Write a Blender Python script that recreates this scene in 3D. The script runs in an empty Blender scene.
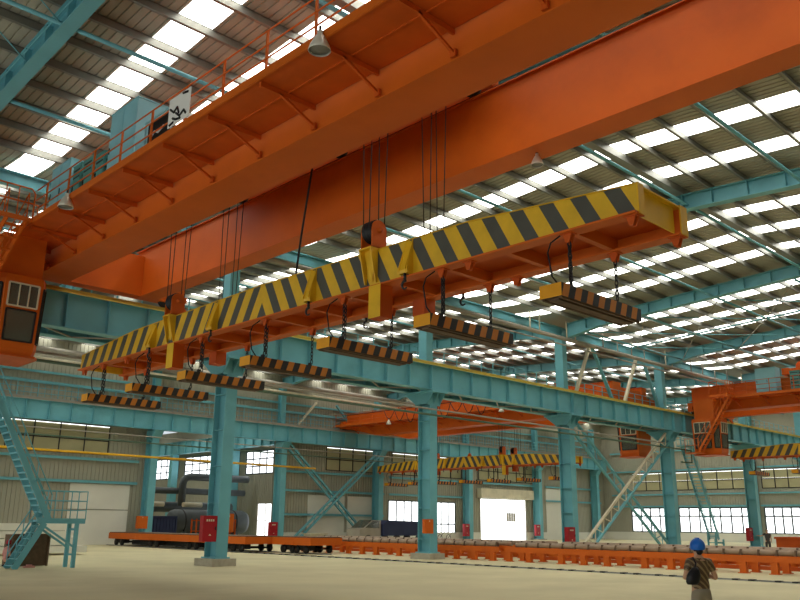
import bpy, bmesh, math, random
from mathutils import Vector, Matrix
random.seed(7)
S = bpy.context.scene
COL = S.collection
PI = math.pi

# ------------------------------------------------------------------ materials
def mat(name, col, rough=.5, metal=0., var=.12, scale=1.5, emit=None, estr=0., bump=0., dirt=None, dirt_amt=0.):
    m = bpy.data.materials.new(name); m.use_nodes = True
    nt = m.node_tree; n = nt.nodes; l = nt.links
    b = n['Principled BSDF']
    b.inputs['Roughness'].default_value = rough
    b.inputs['Metallic'].default_value = metal
    b.inputs['Specular IOR Level'].default_value = .28
    tc = n.new('ShaderNodeTexCoord')
    no = n.new('ShaderNodeTexNoise'); no.inputs['Scale'].default_value = scale; no.inputs['Detail'].default_value = 5
    l.new(tc.outputs['Object'], no.inputs['Vector'])
    ra = n.new('ShaderNodeValToRGB')
    lo = [c*(1-var) for c in col]; hi = [min(1, c*(1+var)) for c in col]
    ra.color_ramp.elements[0].position = .3; ra.color_ramp.elements[1].position = .7
    ra.color_ramp.elements[0].color = (*lo, 1); ra.color_ramp.elements[1].color = (*hi, 1)
    l.new(no.outputs['Fac'], ra.inputs['Fac'])
    out = ra.outputs['Color']
    if dirt:
        n2 = n.new('ShaderNodeTexNoise'); n2.inputs['Scale'].default_value = scale*.45; n2.inputs['Detail'].default_value = 8
        n2.inputs['Roughness'].default_value = .7
        l.new(tc.outputs['Object'], n2.inputs['Vector'])
        r2 = n.new('ShaderNodeValToRGB'); r2.color_ramp.elements[0].position = .52; r2.color_ramp.elements[1].position = .72
        r2.color_ramp.elements[1].color = (dirt_amt,)*3+(1,)
        r2.color_ramp.elements[0].color = (0, 0, 0, 1)
        l.new(n2.outputs['Fac'], r2.inputs['Fac'])
        mx = n.new('ShaderNodeMixRGB'); mx.inputs[2].default_value = (*dirt, 1)
        l.new(r2.outputs['Color'], mx.inputs[0]); l.new(out, mx.inputs[1]); out = mx.outputs[0]
    l.new(out, b.inputs['Base Color'])
    if bump:
        bp = n.new('ShaderNodeBump'); bp.inputs['Strength'].default_value = bump; bp.inputs['Distance'].default_value = .02
        l.new(no.outputs['Fac'], bp.inputs['Height']); l.new(bp.outputs['Normal'], b.inputs['Normal'])
    if emit:
        b.inputs['Emission Color'].default_value = (*emit, 1); b.inputs['Emission Strength'].default_value = estr
    return m

def stripe_mat(name, c1, c2, axis, slant, period, phase, chevron=False, duty=.5):
    """hazard bands: fract((|axis| + slant*z - phase)/period) < duty -> c1"""
    m = bpy.data.materials.new(name); m.use_nodes = True
    nt = m.node_tree; n = nt.nodes; l = nt.links; b = n['Principled BSDF']; b.inputs['Roughness'].default_value = .5
    tc = n.new('ShaderNodeTexCoord'); sp = n.new('ShaderNodeSeparateXYZ'); l.new(tc.outputs['Object'], sp.inputs[0])
    def mth(op, a, bb=None):
        q = n.new('ShaderNodeMath'); q.operation = op
        for i, v in enumerate((a, bb)):
            if v is None: continue
            if isinstance(v, (int, float)): q.inputs[i].default_value = v
            else: l.new(v, q.inputs[i])
        return q.outputs[0]
    a = sp.outputs[axis]
    if chevron: a = mth('ABSOLUTE', a)
    a = mth('ADD', a, mth('MULTIPLY', sp.outputs[2], slant))
    fr = mth('FRACT', mth('DIVIDE', mth('SUBTRACT', a, phase-100*period), period))
    f = mth('LESS_THAN', fr, duty)
    no = n.new('ShaderNodeTexNoise'); no.inputs['Scale'].default_value = 3; no.inputs['Detail'].default_value = 6
    l.new(tc.outputs['Object'], no.inputs['Vector'])
    mx = n.new('ShaderNodeMixRGB'); mx.inputs[1].default_value = (*c2, 1); mx.inputs[2].default_value = (*c1, 1); l.new(f, mx.inputs[0])
    m2 = n.new('ShaderNodeMixRGB'); m2.blend_type = 'MULTIPLY'; m2.inputs[0].default_value = .35
    l.new(mx.outputs[0], m2.inputs[1]); l.new(no.outputs['Fac'], m2.inputs[2])
    l.new(m2.outputs[0], b.inputs['Base Color'])
    return m

M = {}
TEAL = (.15, .42, .48)
M['teal'] = mat('teal_paint', TEAL, .45, var=.08, scale=.8, dirt=(.05, .17, .19), dirt_amt=.35)
M['orange'] = mat('orange_paint', (.60, .118, .006), .55, var=.08, scale=.6, dirt=(.36, .06, .006), dirt_amt=.35)
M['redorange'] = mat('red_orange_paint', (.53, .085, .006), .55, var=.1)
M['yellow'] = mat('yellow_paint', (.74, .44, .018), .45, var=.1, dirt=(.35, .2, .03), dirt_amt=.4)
M['amber'] = mat('amber_paint', (.72, .32, .01), .45, var=.08)
M['galv'] = mat('galvanised_steel', (.25, .25, .22), .36, metal=.3, var=.12, scale=.7)
M['sheet'] = mat('roof_sheet', (.40, .385, .31), .5, var=.05, scale=.3)
M['wallsheet'] = mat('wall_sheet', (.36, .35, .27), .6, var=.05, scale=.4)
M['whitewall'] = mat('white_wall', (.72, .71, .62), .6, var=.05, scale=.5)
M['concrete'] = mat('concrete', (.42, .39, .30), .8, var=.15, scale=3, bump=.2)
M['floor'] = mat('dusty_concrete_floor', (.57, .51, .305), .75, var=.09, scale=.35, bump=.05, dirt=(.42, .37, .22), dirt_amt=.6)
M['dark'] = mat('dark_steel', (.03, .03, .03), .5, metal=.3, var=.2)
M['rope'] = mat('wire_rope', (.045, .035, .03), .6)
M['blackpaint'] = mat('black_paint', (.015, .014, .013), .55)
M['brownsteel'] = mat('brown_rusty_steel', (.11, .065, .035), .6, var=.25, scale=5)
M['roller'] = mat('dusty_roller_steel', (.33, .235, .16), .5, metal=.2, var=.2, scale=4)
M['greypipe'] = mat('grey_pipe', (.36, .33, .27), .5, var=.1)
M['greenpipe'] = mat('green_pipe', (.09, .15, .10), .5)
M['yellowpipe'] = mat('yellow_pipe', (.75, .42, .02), .45)
M['railyellow'] = mat('pale_yellow_rail', (.62, .50, .10), .45)
M['red'] = mat('red_cabinet_paint', (.35, .012, .02), .4)
M['white'] = mat('white_paint', (.8, .8, .76), .5, var=.04)
M['cream'] = mat('cream_frame', (.66, .60, .44), .5)
M['cabblue'] = mat('pale_blue_cabinet', (.27, .56, .63), .45, var=.05)
M['cabgreen'] = mat('green_resistor_box', (.10, .30, .27), .5)
M['tank'] = mat('dark_grey_tank', (.09, .105, .11), .5)
M['navy'] = mat('navy_blue', (.03, .04, .10), .55)
M['skylight'] = mat('fibreglass_daylight', (.8, .8, .75), .6, var=0, emit=(1, .99, .93), estr=4.0)
M['pane'] = mat('daylit_pane', (.8, .8, .8), .3, var=0, emit=(.93, .97, 1), estr=2.3)
M['frp'] = mat('yellowed_fibreglass_panel', (.40, .37, .21), .5, var=.08, scale=.6, emit=(.62, .56, .28), estr=.015)
M['lampwhite'] = mat('lamp_shade', (.72, .70, .60), .35, metal=.2)
M['skin'] = mat('skin', (.55, .31, .19), .6, var=.05)
M['hair'] = mat('black_hair', (.01, .009, .008), .5)
M['helmet'] = mat('blue_helmet', (.01, .13, .55), .3, var=.04)
M['trouser'] = mat('khaki_trousers', (.27, .23, .16), .8)
M['leather'] = mat('black_leather', (.012, .012, .014), .4)
M['shirt'] = stripe_mat('striped_shirt', (.33, .23, .10), (.115, .06, .022), 0, .75, .085, 0, duty=.38)
M['pink'] = mat('pink_cloth', (.55, .25, .22), .8)
M['mustard'] = mat('greyish_jacket', (.06, .055, .05), .8)
M['haz_beam'] = stripe_mat('yellow_grey_chevrons', (.86, .53, .018), (.085, .088, .07), 1, .54, .695, .255, chevron=True, duty=.52)
M['haz_mag'] = stripe_mat('orange_black_bands', (.72, .25, .015), (.02, .018, .016), 0, -.35, .39, .15, duty=.5)
def glass(name):
    m = bpy.data.materials.new(name); m.use_nodes = True
    nt = m.node_tree; b = nt.nodes['Principled BSDF']
    b.inputs['Base Color'].default_value = (.12, .13, .10, 1); b.inputs['Roughness'].default_value = .08
    b.inputs['Alpha'].default_value = .75
    return m
M['glass'] = glass('tinted_glass')

# ------------------------------------------------------------------ mesh builder
class MB:
    def __init__(s, T=None): s.v = []; s.f = []; s.mi = []; s.sm = []; s.T = T
    def add(s, vs, fs, m=0, smooth=False):
        o = len(s.v)
        s.v += [Vector(s.T(v)) if s.T else Vector(v) for v in vs]
        s.f += [[i+o for i in f] for f in fs]; s.mi += [m]*len(fs); s.sm += [smooth]*len(fs)
        return s
    def box(s, x0, x1, y0, y1, z0, z1, m=0):
        v = [(x, y, z) for z in (z0, z1) for y in (y0, y1) for x in (x0, x1)]
        return s.add(v, [(0, 2, 3, 1), (4, 5, 7, 6), (0, 1, 5, 4), (2, 6, 7, 3), (0, 4, 6, 2), (1, 3, 7, 5)], m)
    def boxm(s, x0, x1, y0, y1, z0, z1, ms):   # ms: bottom, top, -y, +y, -x, +x
        v = [(x, y, z) for z in (z0, z1) for y in (y0, y1) for x in (x0, x1)]
        fs = [(0, 2, 3, 1), (4, 5, 7, 6), (0, 1, 5, 4), (2, 6, 7, 3), (0, 4, 6, 2), (1, 3, 7, 5)]
        o = len(s.v); s.v += [Vector(s.T(q)) if s.T else Vector(q) for q in v]
        for f, m in zip(fs, ms): s.f.append([i+o for i in f]); s.mi.append(m); s.sm.append(False)
        return s
    def bar(s, p, q, w, h, up=(0, 0, 1), m=0):
        p = Vector(p); q = Vector(q); d = (q-p).normalized(); up = Vector(up)
        if abs(d.dot(up)) > .98: up = Vector((0, 1, 0))
        r = d.cross(up).normalized(); u = r.cross(d).normalized()
        v = [c+r*a*w/2+u*b*h/2 for c in (p, q) for a, b in ((-1, -1), (1, -1), (1, 1), (-1, 1))]
        return s.add(v, [(0, 3, 2, 1), (4, 5, 6, 7), (0, 1, 5, 4), (1, 2, 6, 5), (2, 3, 7, 6), (3, 0, 4, 7)], m)
    def tube(s, pts, r, n=8, m=0, caps=True, closed=False):
        pts = [Vector(p) for p in pts]; rs = r if isinstance(r, (list, tuple)) else [r]*len(pts)
        vs = []; L = len(pts); prev = None
        for i, p in enumerate(pts):
            a = pts[i-1] if (i or closed) else p; b = pts[(i+1) % L] if (i < L-1 or closed) else p
            d = (b-a).normalized()
            if prev is None:
                up = Vector((0, 0, 1)) if abs(d.z) < .9 else Vector((0, 1, 0))
                u = d.cross(up).normalized()
            else:
                u = (prev-d*prev.dot(d)).normalized()
            prev = u; w = d.cross(u)
            for k in range(n):
                t = 2*PI*k/n; vs.append(p+(u*math.cos(t)+w*math.sin(t))*rs[i])
        fs = []
        for i in range(L if closed else L-1):
            for k in range(n):
                j = (i+1) % L
                fs.append((i*n+k, i*n+(k+1) % n, j*n+(k+1) % n, j*n+k))
        s.add(vs, fs, m, True)
        if caps and not closed:
            o = len(s.v)-len(vs)
            s.f += [[o+k for k in range(n-1, -1, -1)], [o+(L-1)*n+k for k in range(n)]]; s.mi += [m]*2; s.sm += [False]*2
        return s
    def prism(s, poly, axis, a, b, m=0):
        def P(u, v, w):
            return {0: (w, u, v), 1: (u, w, v), 2: (u, v, w)}[axis]
        n = len(poly)
        vs = [P(u, v, a) for u, v in poly]+[P(u, v, b) for u, v in poly]
        fs = [list(range(n-1, -1, -1)), list(range(n, 2*n))]+[(i, (i+1) % n, n+(i+1) % n, n+i) for i in range(n)]
        return s.add(vs, fs, m)
    def quad(s, a, b, c, d, m=0): return s.add([a, b, c, d], [(0, 1, 2, 3)], m)
    def ibeam(s, p, q, depth, width, tw=.03, tf=.04, m=0):
        """p,q: centres of the bottom flange; the web stands vertically"""
        p = Vector(p); q = Vector(q); z = Vector((0, 0, 1))
        s.bar(p+z*tf/2, q+z*tf/2, width, tf, m=m); s.bar(p+z*(depth-tf/2), q+z*(depth-tf/2), width, tf, m=m)
        s.bar(p+z*depth/2, q+z*depth/2, tw, depth-2*tf, m=m); return s
    def lathe(s, c, prof, n=20, axis=2, m=0):
        vs = []; c = Vector(c)
        for r, h in prof:
            for k in range(n):
                t = 2*PI*k/n; a, b = r*math.cos(t), r*math.sin(t)
                vs.append(c+Vector({0: (h, a, b), 1: (a, h, b), 2: (a, b, h)}[axis]))
        fs = [(i*n+k, i*n+(k+1) % n, (i+1)*n+(k+1) % n, (i+1)*n+k) for i in range(len(prof)-1) for k in range(n)]
        return s.add(vs, fs, m, True)
    def bbox(s):
        return [min(v[i] for v in s.v) for i in range(3)], [max(v[i] for v in s.v) for i in range(3)]
    def build(s, name, mats, parent=None, loc=None, recalc=True):
        if isinstance(mats, str): mats = [mats]
        if parent is not None: org = wloc(parent)
        elif loc is not None: org = Vector(loc)
        else:
            lo, hi = s.bbox(); org = Vector(((lo[0]+hi[0])/2, (lo[1]+hi[1])/2, lo[2]))
        me = bpy.data.meshes.new(name)
        me.from_pydata([tuple(v-org) for v in s.v], [], s.f)
        for k in mats: me.materials.append(M[k])
        for p, i, sm in zip(me.polygons, s.mi, s.sm): p.material_index = i; p.use_smooth = sm
        if recalc:
            bm = bmesh.new(); bm.from_mesh(me); bmesh.ops.recalc_face_normals(bm, faces=bm.faces); bm.to_mesh(me); bm.free()
        o = bpy.data.objects.new(name, me); COL.objects.link(o)
        if parent is not None: o.parent = parent
        else: o.location = org
        return o

def wloc(o):
    v = Vector(o.location)
    while o.parent: o = o.parent; v += Vector(o.location)
    return v
def empty(name, loc):
    o = bpy.data.objects.new(name, None); COL.objects.link(o); o.location = loc; o.empty_display_size = .2
    return o
def tag(o, label, cat, group=None):
    o['label'] = label; o['category'] = cat
    if group: o['group'] = group
    return o
def struct(o): o['kind'] = 'structure'; return o
def copy_tree(o, off=(0, 0, 0), parent=None):
    c = o.copy(); COL.objects.link(c)
    if parent is None: c.location = Vector(o.location)+Vector(off)
    else: c.parent = parent
    for ch in list(o.children): copy_tree(ch, parent=c)
    return c
ORD = ['first', 'second', 'third', 'fourth', 'fifth', 'sixth', 'seventh', 'eighth', 'ninth', 'tenth', 'eleventh', 'twelfth', 'thirteenth',
       'fourteenth', 'fifteenth', 'sixteenth', 'seventeenth', 'eighteenth', 'nineteenth', 'twentieth', 'twenty-first', 'twenty-second']

def rep(name, m, parent, boxes):
    """equal boxes as separate parts sharing one mesh"""
    b0 = boxes[0]; q = MB(); q.box(*b0); first = q.build(name, m, parent)
    for bx in boxes[1:]:
        c = first.copy(); COL.objects.link(c); c.location = (bx[0]-b0[0], bx[2]-b0[2], bx[4]-b0[4])
    return first
# ------------------------------------------------------------------ layout (x along the hall, y across it, z up; metres)
GR = [19.82, 32.72, 45.85, 59.1, 73.6, 86.6]            # column lines
VM = 31.45; VF = 62.3; VW = 63.0; UE = 100.0
GF = [19.4, 32.7, 45.5, 57.6, 71.3, 84.2, 96.9]
FR = [7.25, 19.0, 32.29, 45.75, 59.21, 72.67, 86.13]                                 # roof frames
RAIL = 10.37

# floor
b = MB(); b.box(-9, UE+.6, -9, 112, -.3, 0); struct(b.build('floor', 'floor'))

# ---- ribbed sheets
def ribbed(b, a0, a1, f, pitch=.3, h=.035, m=0):
    """f(a, off) -> (p, q): the two ends of the sheet's section line at station a, pushed out by off"""
    k = math.floor(a0/pitch); st = []
    while k*pitch < a1:
        for da, o in ((0, 0), (pitch*.80, 0), (pitch*.82, h), (pitch*.96, h), (pitch*.98, 0)):
            a = k*pitch+da
            if a0 < a < a1: st.append((a, o))
        k += 1
    st = [(a0, 0)]+st+[(a1, 0)]
    vs = []
    for a, o in st: vs += list(f(a, o))
    fs = [(2*i, 2*i+2, 2*i+3, 2*i+1) for i in range(len(st)-1)]
    b.add(vs, fs, m)

# ---- roof
SL = .057
def rz(y, z0=16.1):
    if y < 0: return z0-SL*15.5+SL*(-y)
    c = 15.5 if y < 31.05 else 46.6
    return z0-SL*abs(y-c)
SKY = [10.35, 13.5, 16.7, 20.15, 23.4, 26.8, 30.1, 36.55, 39.75, 43.05, 49.9, 53.2, 56.5, 63.3, 66.6, 69.9, 76.8, 80.1, 83.4, 90.2, 93.5, 96.8]
SLOPES = [(0.0, 15.5, "near roof's camera-side slope"), (15.5, 31.05, "near roof's far slope"), (31.05, 46.6, "second roof's near slope"), (46.6, 63.0, "second roof's far slope")]
b = MB()
edges = [-9]+[e for u in SKY for e in (u-.53, u+.53)]+[UE+.3]
for y0, y1 in [(-9, -.001)]+[(s[0]+.0001, s[1]-.0001) for s in SLOPES]:
    for i in range(0, len(edges), 2):
        ribbed(b, edges[i], edges[i+1], lambda a, o: ((a, y0, rz(y0)+o), (a, y1, rz(y1)+o)), pitch=.27, h=.045)
ceil = struct(b.build('ceiling', 'sheet', recalc=False))
for y0, y1, nm in SLOPES:
    for k, u in enumerate(SKY):
        if k == 3: continue
        b = MB(); e = .002
        ribbed(b, u-.56, u+.56, lambda a, o: ((a, y0+.02, rz(y0+.02)+o-.004), (a, y1-.02, rz(y1-.02)+o-.004)), pitch=.27, h=.045)
        o = b.build('roof_skylight', 'skylight', recalc=False)
        tag(o, f"white skylight strip, {ORD[len(SKY)-1-k]} from the end wall, on the {nm}", 'skylight', 'skylight strips in the roof')

# strip column 3 is covered with plain sheet
b = MB()
for y0, y1, nm in SLOPES: ribbed(b, SKY[3]-.53, SKY[3]+.53, lambda a, o: ((a, y0, rz(y0)+o), (a, y1, rz(y1)+o)), pitch=.27, h=.045)
o = b.build('roof_sheet', 'sheet', parent=ceil, recalc=False)

# purlins (Z sections along the hall)
def purlin(y, label, x0=-8.5, x1=UE-.1, heavy=False):
    z = rz(y)-.01; hh = .31; b = MB()
    b.box(x0, x1, y-.012, y+.012, z-hh, z); b.box(x0, x1, y-.10, y+.012, z-hh, z-hh+.02); b.box(x0, x1, y-.012, y+.085, z-.03, z-.012)
    if heavy: b.box(x0, x1, y-.22, y-.2, z-hh, z-.02); b.box(x0, x1, y-.22, y+.085, z-hh-.02, z-hh)
    o = b.build('roof_purlin', 'galv'); tag(o, label, 'purlin', 'grey roof purlins')
def run(start, step, n, nm, sgn):
    for k in range(n):
        y = start+step*k
        if k == 0 and False: pass
        purlin(y, f"grey roof purlin, {ORD[k]} from the ridge, on the {nm}")
purlin(15.62, "heavy double grey purlin along the ridge of the near roof", heavy=True)
purlin(46.75, "heavy double grey purlin along the ridge of the second roof", heavy=True)
run(14.3, -1.52, 10, SLOPES[0][2], -1); run(16.3, 1.52, 10, SLOPES[1][2], 1)
run(45.1, -1.52, 9, SLOPES[2][2], -1); run(48.1, 1.52, 10, SLOPES[3][2], 1)

# rafters: tapered I sections, deep at the columns
def rafter(x, y0, y1, yr, label):
    b = MB(); W = .21; t = .03
    ys = [y0, y0+2.6, (y0+yr)/2, yr, (y1+yr)/2, y1-2.6, y1]
    top = [rz(y)-.33 for y in ys]
    d = [1.0, .70, .68, .70, .68, .70, 1.0]
    for i in range(len(ys)-1):
        a0, a1, t0, t1 = ys[i], ys[i+1], top[i], top[i+1]; u0, u1 = t0-d[i], t1-d[i+1]
        for (za0, zb0, za1, zb1, w) in ((t0-t, t0, t1-t, t1, W), (u0, u0+t, u1, u1+t, W), (u0+t, t0-t, u1+t, t1-t, .012)):
            v = [(x-w, a0, za0), (x+w, a0, za0), (x+w, a0, zb0), (x-w, a0, zb0), (x-w, a1, za1), (x+w, a1, za1), (x+w, a1, zb1), (x-w, a1, zb1)]
            b.add(v, [(0, 1, 2, 3), (4, 7, 6, 5), (0, 4, 5, 1), (1, 5, 6, 2), (2, 6, 7, 3), (3, 7, 4, 0)])
    y = y0+.4
    while y < y1:
        z = rz(y)-.29; b.box(x-W+.01, x+W-.01, y-.008, y+.008, z-.66, z); y += 1.52
    b.box(x-W-.03, x+W+.03, yr-.03, yr+.03, rz(yr)-1.06, rz(yr)-.24)
    root = b.build('roof_rafter', 'teal'); tag(root, label, 'rafter', 'teal roof rafters')
    return root
names = ['above the near end of the crane', 'over the column with the red cabinet nearest the camera', 'over the column with the orange box', 'over the left column of the lattice brace',
         'over the right column of the lattice brace', 'over the column behind the far crane', 'nearest the end wall']
for x, nm in zip(FR, names):
    r = rafter(x, .1, 30.95, 15.5, f"teal near-roof rafter {nm}")
    if x == 7.25:                                   # pipe and hangers carried on this rafter
        q = MB(); q.tube([(6.97, 16, 15.35), (6.97, 29, 14.7)], .025, 6)
        for y in (18.2, 20.6, 23.0, 25.4): q.tube([(7.0, y, rz(y)-.95), (6.1, y-.2, rz(y)-.45)], .02, 5)
        q.build('conduit', 'teal', parent=r)
    rafter(x, 31.85, 62.8, 46.6, f"teal second-roof rafter {nm}")
# tie pipes
for y, z, nm in ((20.7, 14.9, "midway down the far slope of the near roof"), (25.6, 14.62, "low on the far slope of the near roof"), (10.55, 14.92, "on the camera-side slope of the near roof"), (15.35, 15.3, "below the ridge of the near roof"),
                 (38, 14.6, "on the near slope of the second roof"), (46.6, 15.2, "below the ridge of the second roof"), (55, 14.6, "on the far slope of the second roof")):
    b = MB(); b.tube([(-4, y, z), (UE-.2, y, z)], .065, 8)
    tag(b.build('tie_pipe', 'teal'), f"long thin teal tie pipe {nm}", 'pipe', 'teal tie pipes under the roof')
b = MB(); b.ibeam((-4, 31.4, 14.12), (UE-.3, 31.4, 14.12), .55, .3); tag(b.build('valley_beam', 'teal'), "long teal beam along the roof valley above the middle columns", 'beam')
# roof bracing between two frames
xa, xb = GR[2], GR[3]; xm = (xa+xb)/2
def brz(y): return rz(y)-1.12
root = empty('roof_bracing', (xm, 22, brz(22)))
b = MB(); b.tube([(xm, 1, brz(1)), (xm, 15.5, brz(15.5)), (xm, 30.5, brz(30.5))], .06, 8); b.build('strut', 'teal', root)
b = MB()
for y in (16.0, 20.4, 25.2, 29.6): 
    q = MB(); q.tube([(xa, y, brz(y)), (xb, y, brz(y))], .065, 8); q.build('strut', 'teal', root)
ys = [16.0, 20.4, 25.2, 29.6]
for i in range(3):
    for (p, q_) in (((xa, ys[i]), (xm, ys[i+1])), ((xm, ys[i]), (xa, ys[i+1])), ((xm, ys[i]), (xb, ys[i+1])), ((xb, ys[i]), (xm, ys[i+1]))):
        q = MB(); q.tube([(p[0], p[1], brz(p[1])-.03), (q_[0], q_[1], brz(q_[1])-.03)], .03, 6)
        q.build('brace_rod', 'greypipe' if (p[0] < q_[0]) else 'teal', root)
tag(root, "teal and grey cross bracing under the near roof above the lattice brace", 'bracing')

# ------------------------------------------------------------------ walls
def ring_rects(a0, a1, z0, z1, holes):
    xs = sorted({a0, a1, *[h[0] for h in holes], *[h[1] for h in holes]}); zs = sorted({z0, z1, *[h[2] for h in holes], *[h[3] for h in holes]})
    out = []
    for i in range(len(xs)-1):
        for j in range(len(zs)-1):
            cx, cz = (xs[i]+xs[i+1])/2, (zs[j]+zs[j+1])/2
            if not any(h[0] < cx < h[1] and h[2] < cz < h[3] for h in holes): out.append((xs[i], xs[i+1], zs[j], zs[j+1]))
    return out
OPEN = (32.9, 45.2, 0, 9.0)
F_FRP = [(17.6, 29.3, 6.75, 8.95), (51.4, 58.2, 6.7, 8.9), (60.2, 71, 6.7, 8.9), (74, 84.5, 6.7, 8.9)]
F_WIN = [(59.75, 69.9, .7, 4.05)]
DOOR = (74.2, 82.6, 0, 4.6)
F_WHITE = [(26.6, 31.4, .75, 2.55), (26.6, 31.4, 2.62, 4.5), (49.3, 53.8, .5, 4.3), (54.2, 57.6, .5, 4.3), (86.8, 90, .7, 6.2), (90.6, 93.6, .7, 6.2)]
b = MB()
for (x0, x1, z0, z1) in ring_rects(-9, UE+.1, .9, 15.35, [OPEN]+F_FRP+F_WIN+[DOOR]):
    ribbed(b, x0, x1, lambda a, o: ((a, VW+o, z0), (a, VW+o, z1)), pitch=.32, h=.04)
wl = struct(b.build('wall_left', 'wallsheet', recalc=False))
b = MB()
for x0, x1 in ((-9, 32.9), (45.2, 74.2), (82.6, UE)): b.box(x0, x1, VW-.1, VW+.12, 0, .9)
for (x0, x1, z0, z1) in F_WHITE: b.box(x0, x1, VW-.06, VW-.01, z0, z1)
b.build('white_panel', 'whitewall', parent=wl)

def window(n, axis, at, r, nx, zs, frame_mat, pane_mat, t=.05, face=-1, bars=.035):
    a0, a1, z0, z1 = r
    def bx(mb, p0, p1, q0, q1, d0, d1):
        if axis == 1: mb.box(p0, p1, at+d0, at+d1, q0, q1)
        else: mb.box(at+d0, at+d1, p0, p1, q0, q1)
    pane = MB(); bx(pane, a0, a1, z0, z1, .03, .05)
    o = struct(pane.build(f'window_{n}', pane_mat))
    fr = MB()
    for k in range(nx+1):
        a = a0+(a1-a0)*k/nx; bx(fr, a-bars, a+bars, z0, z1, -.05, .02)
    for z in [z0, z1]+zs: bx(fr, a0, a1, z-bars, z+bars, -.045, .025)
    fr.build('window_frame', frame_mat, parent=o)
    return o
wn = 1
for r in F_FRP:
    o = window(wn, 1, VW, r, max(2, round((r[1]-r[0])/1.85)), [r[2]+1.05], 'dark', 'frp'); wn += 1
    q = MB()
    q.box(r[0], r[1], VW-.02, VW+.02, r[3]-.08, r[3]-.03); q.build('bright_gap', 'pane', parent=o)
for r in F_WIN: window(wn, 1, VW, r, 9, [1.75], 'tank', 'pane', bars=.06); wn += 1
# end wall
E_WIN = [(42.8, 58.8, 1.05, 4.0), (29.3, 41.4, 1.05, 4.0), (17, 28.4, 1.05, 4.0), (2, 15, 1.05, 4.0)]
E_FRP = [(43, 58.4, 6.2, 8.4), (29.2, 41.4, 6.2, 8.4), (16, 28.4, 6.2, 8.4)]
b = MB()
for (y0, y1, z0, z1) in ring_rects(-9, VW, 1.0, 16.3, E_WIN+E_FRP):
    ribbed(b, y0, y1, lambda a, o: ((UE+o, a, z0), (UE+o, a, z1)), pitch=.32, h=.04)
we = struct(b.build('wall_end', 'wallsheet', recalc=False))
b = MB(); b.box(UE-.12, UE+.12, -9, VW, 0, 1.0); b.build('white_plinth', 'whitewall', parent=we)
for r in E_WIN: window(wn, 0, UE, r, 12, [3.0], 'tank', 'pane', bars=.085); wn += 1
for r in E_FRP:
    o = window(wn, 0, UE, r, 8, [7.3], 'dark', 'frp', bars=.045); wn += 1
    q = MB(); q.box(UE-.03, UE+.01, r[0], r[1], r[3]-.1, r[3]-.03); q.box(UE-.03, UE+.01, r[0], r[1], 7.3, 7.36); q.build('bright_gap', 'pane', parent=o)
b = MB(); ribbed(b, -9, UE, lambda a, o: ((a, -9.1-o, 0), (a, -9.1-o, 16.2))); struct(b.build('wall_right', 'wallsheet', recalc=False))
b = MB(); ribbed(b, -9, VW, lambda a, o: ((-9.1-o, a, 0), (-9.1-o, a, 16.3))); struct(b.build('wall_back', 'wallsheet', recalc=False))
for y0, y1 in ((-7, 14), (17, 31), (34, 60)): window(wn, 0, -9, (y0, y1, .6, 7.5), 10, [3, 5], 'greypipe', 'pane'); wn += 1  # unseen glowing windows behind the camera, added to brighten the crane and lifting beam
# big bright door with its roller-shutter box, standing open a door's width
d = MB(); d.box(DOOR[0], DOOR[1], VW+.03, VW+.09, 0, DOOR[3]); d = struct(d.build('door_1', 'pane'))
q = MB()
for x in (DOOR[0]-.12, DOOR[1]): q.box(x, x+.12, VW-.08, VW+.1, 0, DOOR[3])
q.build('door_frame', 'greypipe', parent=d)
q = MB()
for k in range(4): q.box(79.0+.42*k, 79.35+.42*k, VW-.01, VW+.02, 2.1, 3.1)
q.build('door_window', 'greypipe', parent=d)
b = MB(); b.box(73.6, 83.4, VW-.75, VW-.05, 4.7, 5.75); tag(b.build('shutter_box', 'cream'), "long cream roller-shutter box above the bright doorway", 'shutter box')
# annex behind the opening
AU = 50.0
b = MB()
for (y0, y1, z0, z1) in ring_rects(VW+.2, 112, 0, 12, [(66, 74.5, 6.6, 8.9), (75.8, 87, 6.6, 8.9), (88.5, 98, 6.6, 8.9), (66.5, 72, .2, 3.6)]):
    ribbed(b, y0, y1, lambda a, o: ((AU+o, a, z0), (AU+o, a, z1)), pitch=.32)
struct(b.build('wall_annex', 'wallsheet', recalc=False))
for r in ((66, 74.5, 6.6, 8.9), (75.8, 87, 6.6, 8.9), (88.5, 98, 6.6, 8.9)): window(wn, 0, AU, r, 7, [7.35, 8.1], 'tank', 'pane', bars=.06); wn += 1
window(wn, 0, AU, (66.5, 72, .2, 3.6), 4, [1.9], 'greypipe', 'pane'); wn += 1
b = MB(); ribbed(b, 10, AU, lambda a, o: ((a, 111+o, 0), (a, 111+o, 12))); struct(b.build('wall_annex_back', 'wallsheet', recalc=False))
b = MB(); ribbed(b, VW+.1, 112, lambda a, o: ((20-o, a, 0), (20-o, a, 12))); struct(b.build('wall_annex_side', 'wallsheet', recalc=False))
b = MB(); ribbed(b, 20, AU, lambda a, o: ((a, VW+.15, 12.5+o), (a, 112, 12.5+o))); struct(b.build('ceiling_annex', 'sheet', recalc=False))
for y in (72, 82, 92): b = MB(); b.box(22, 48, y-1, y+1, 12.42, 12.46); struct(b.build(f'window_{wn}', 'skylight')); wn += 1  # glowing ceiling panels out of view, added to lighten the dim annex
b = MB(); b.ibeam((AU-1.2, 64, 9.2), (AU-1.2, 110, 9.2), 1.4, .5)
for k in range(30): b.box(AU-1.44, AU-1.2, 64+1.5*k, 64.02+1.5*k, 9.24, 10.56)
tag(b.build('runway_girder', 'teal'), "ribbed teal crane girder in the dim hall behind the opening", 'girder')
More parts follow.
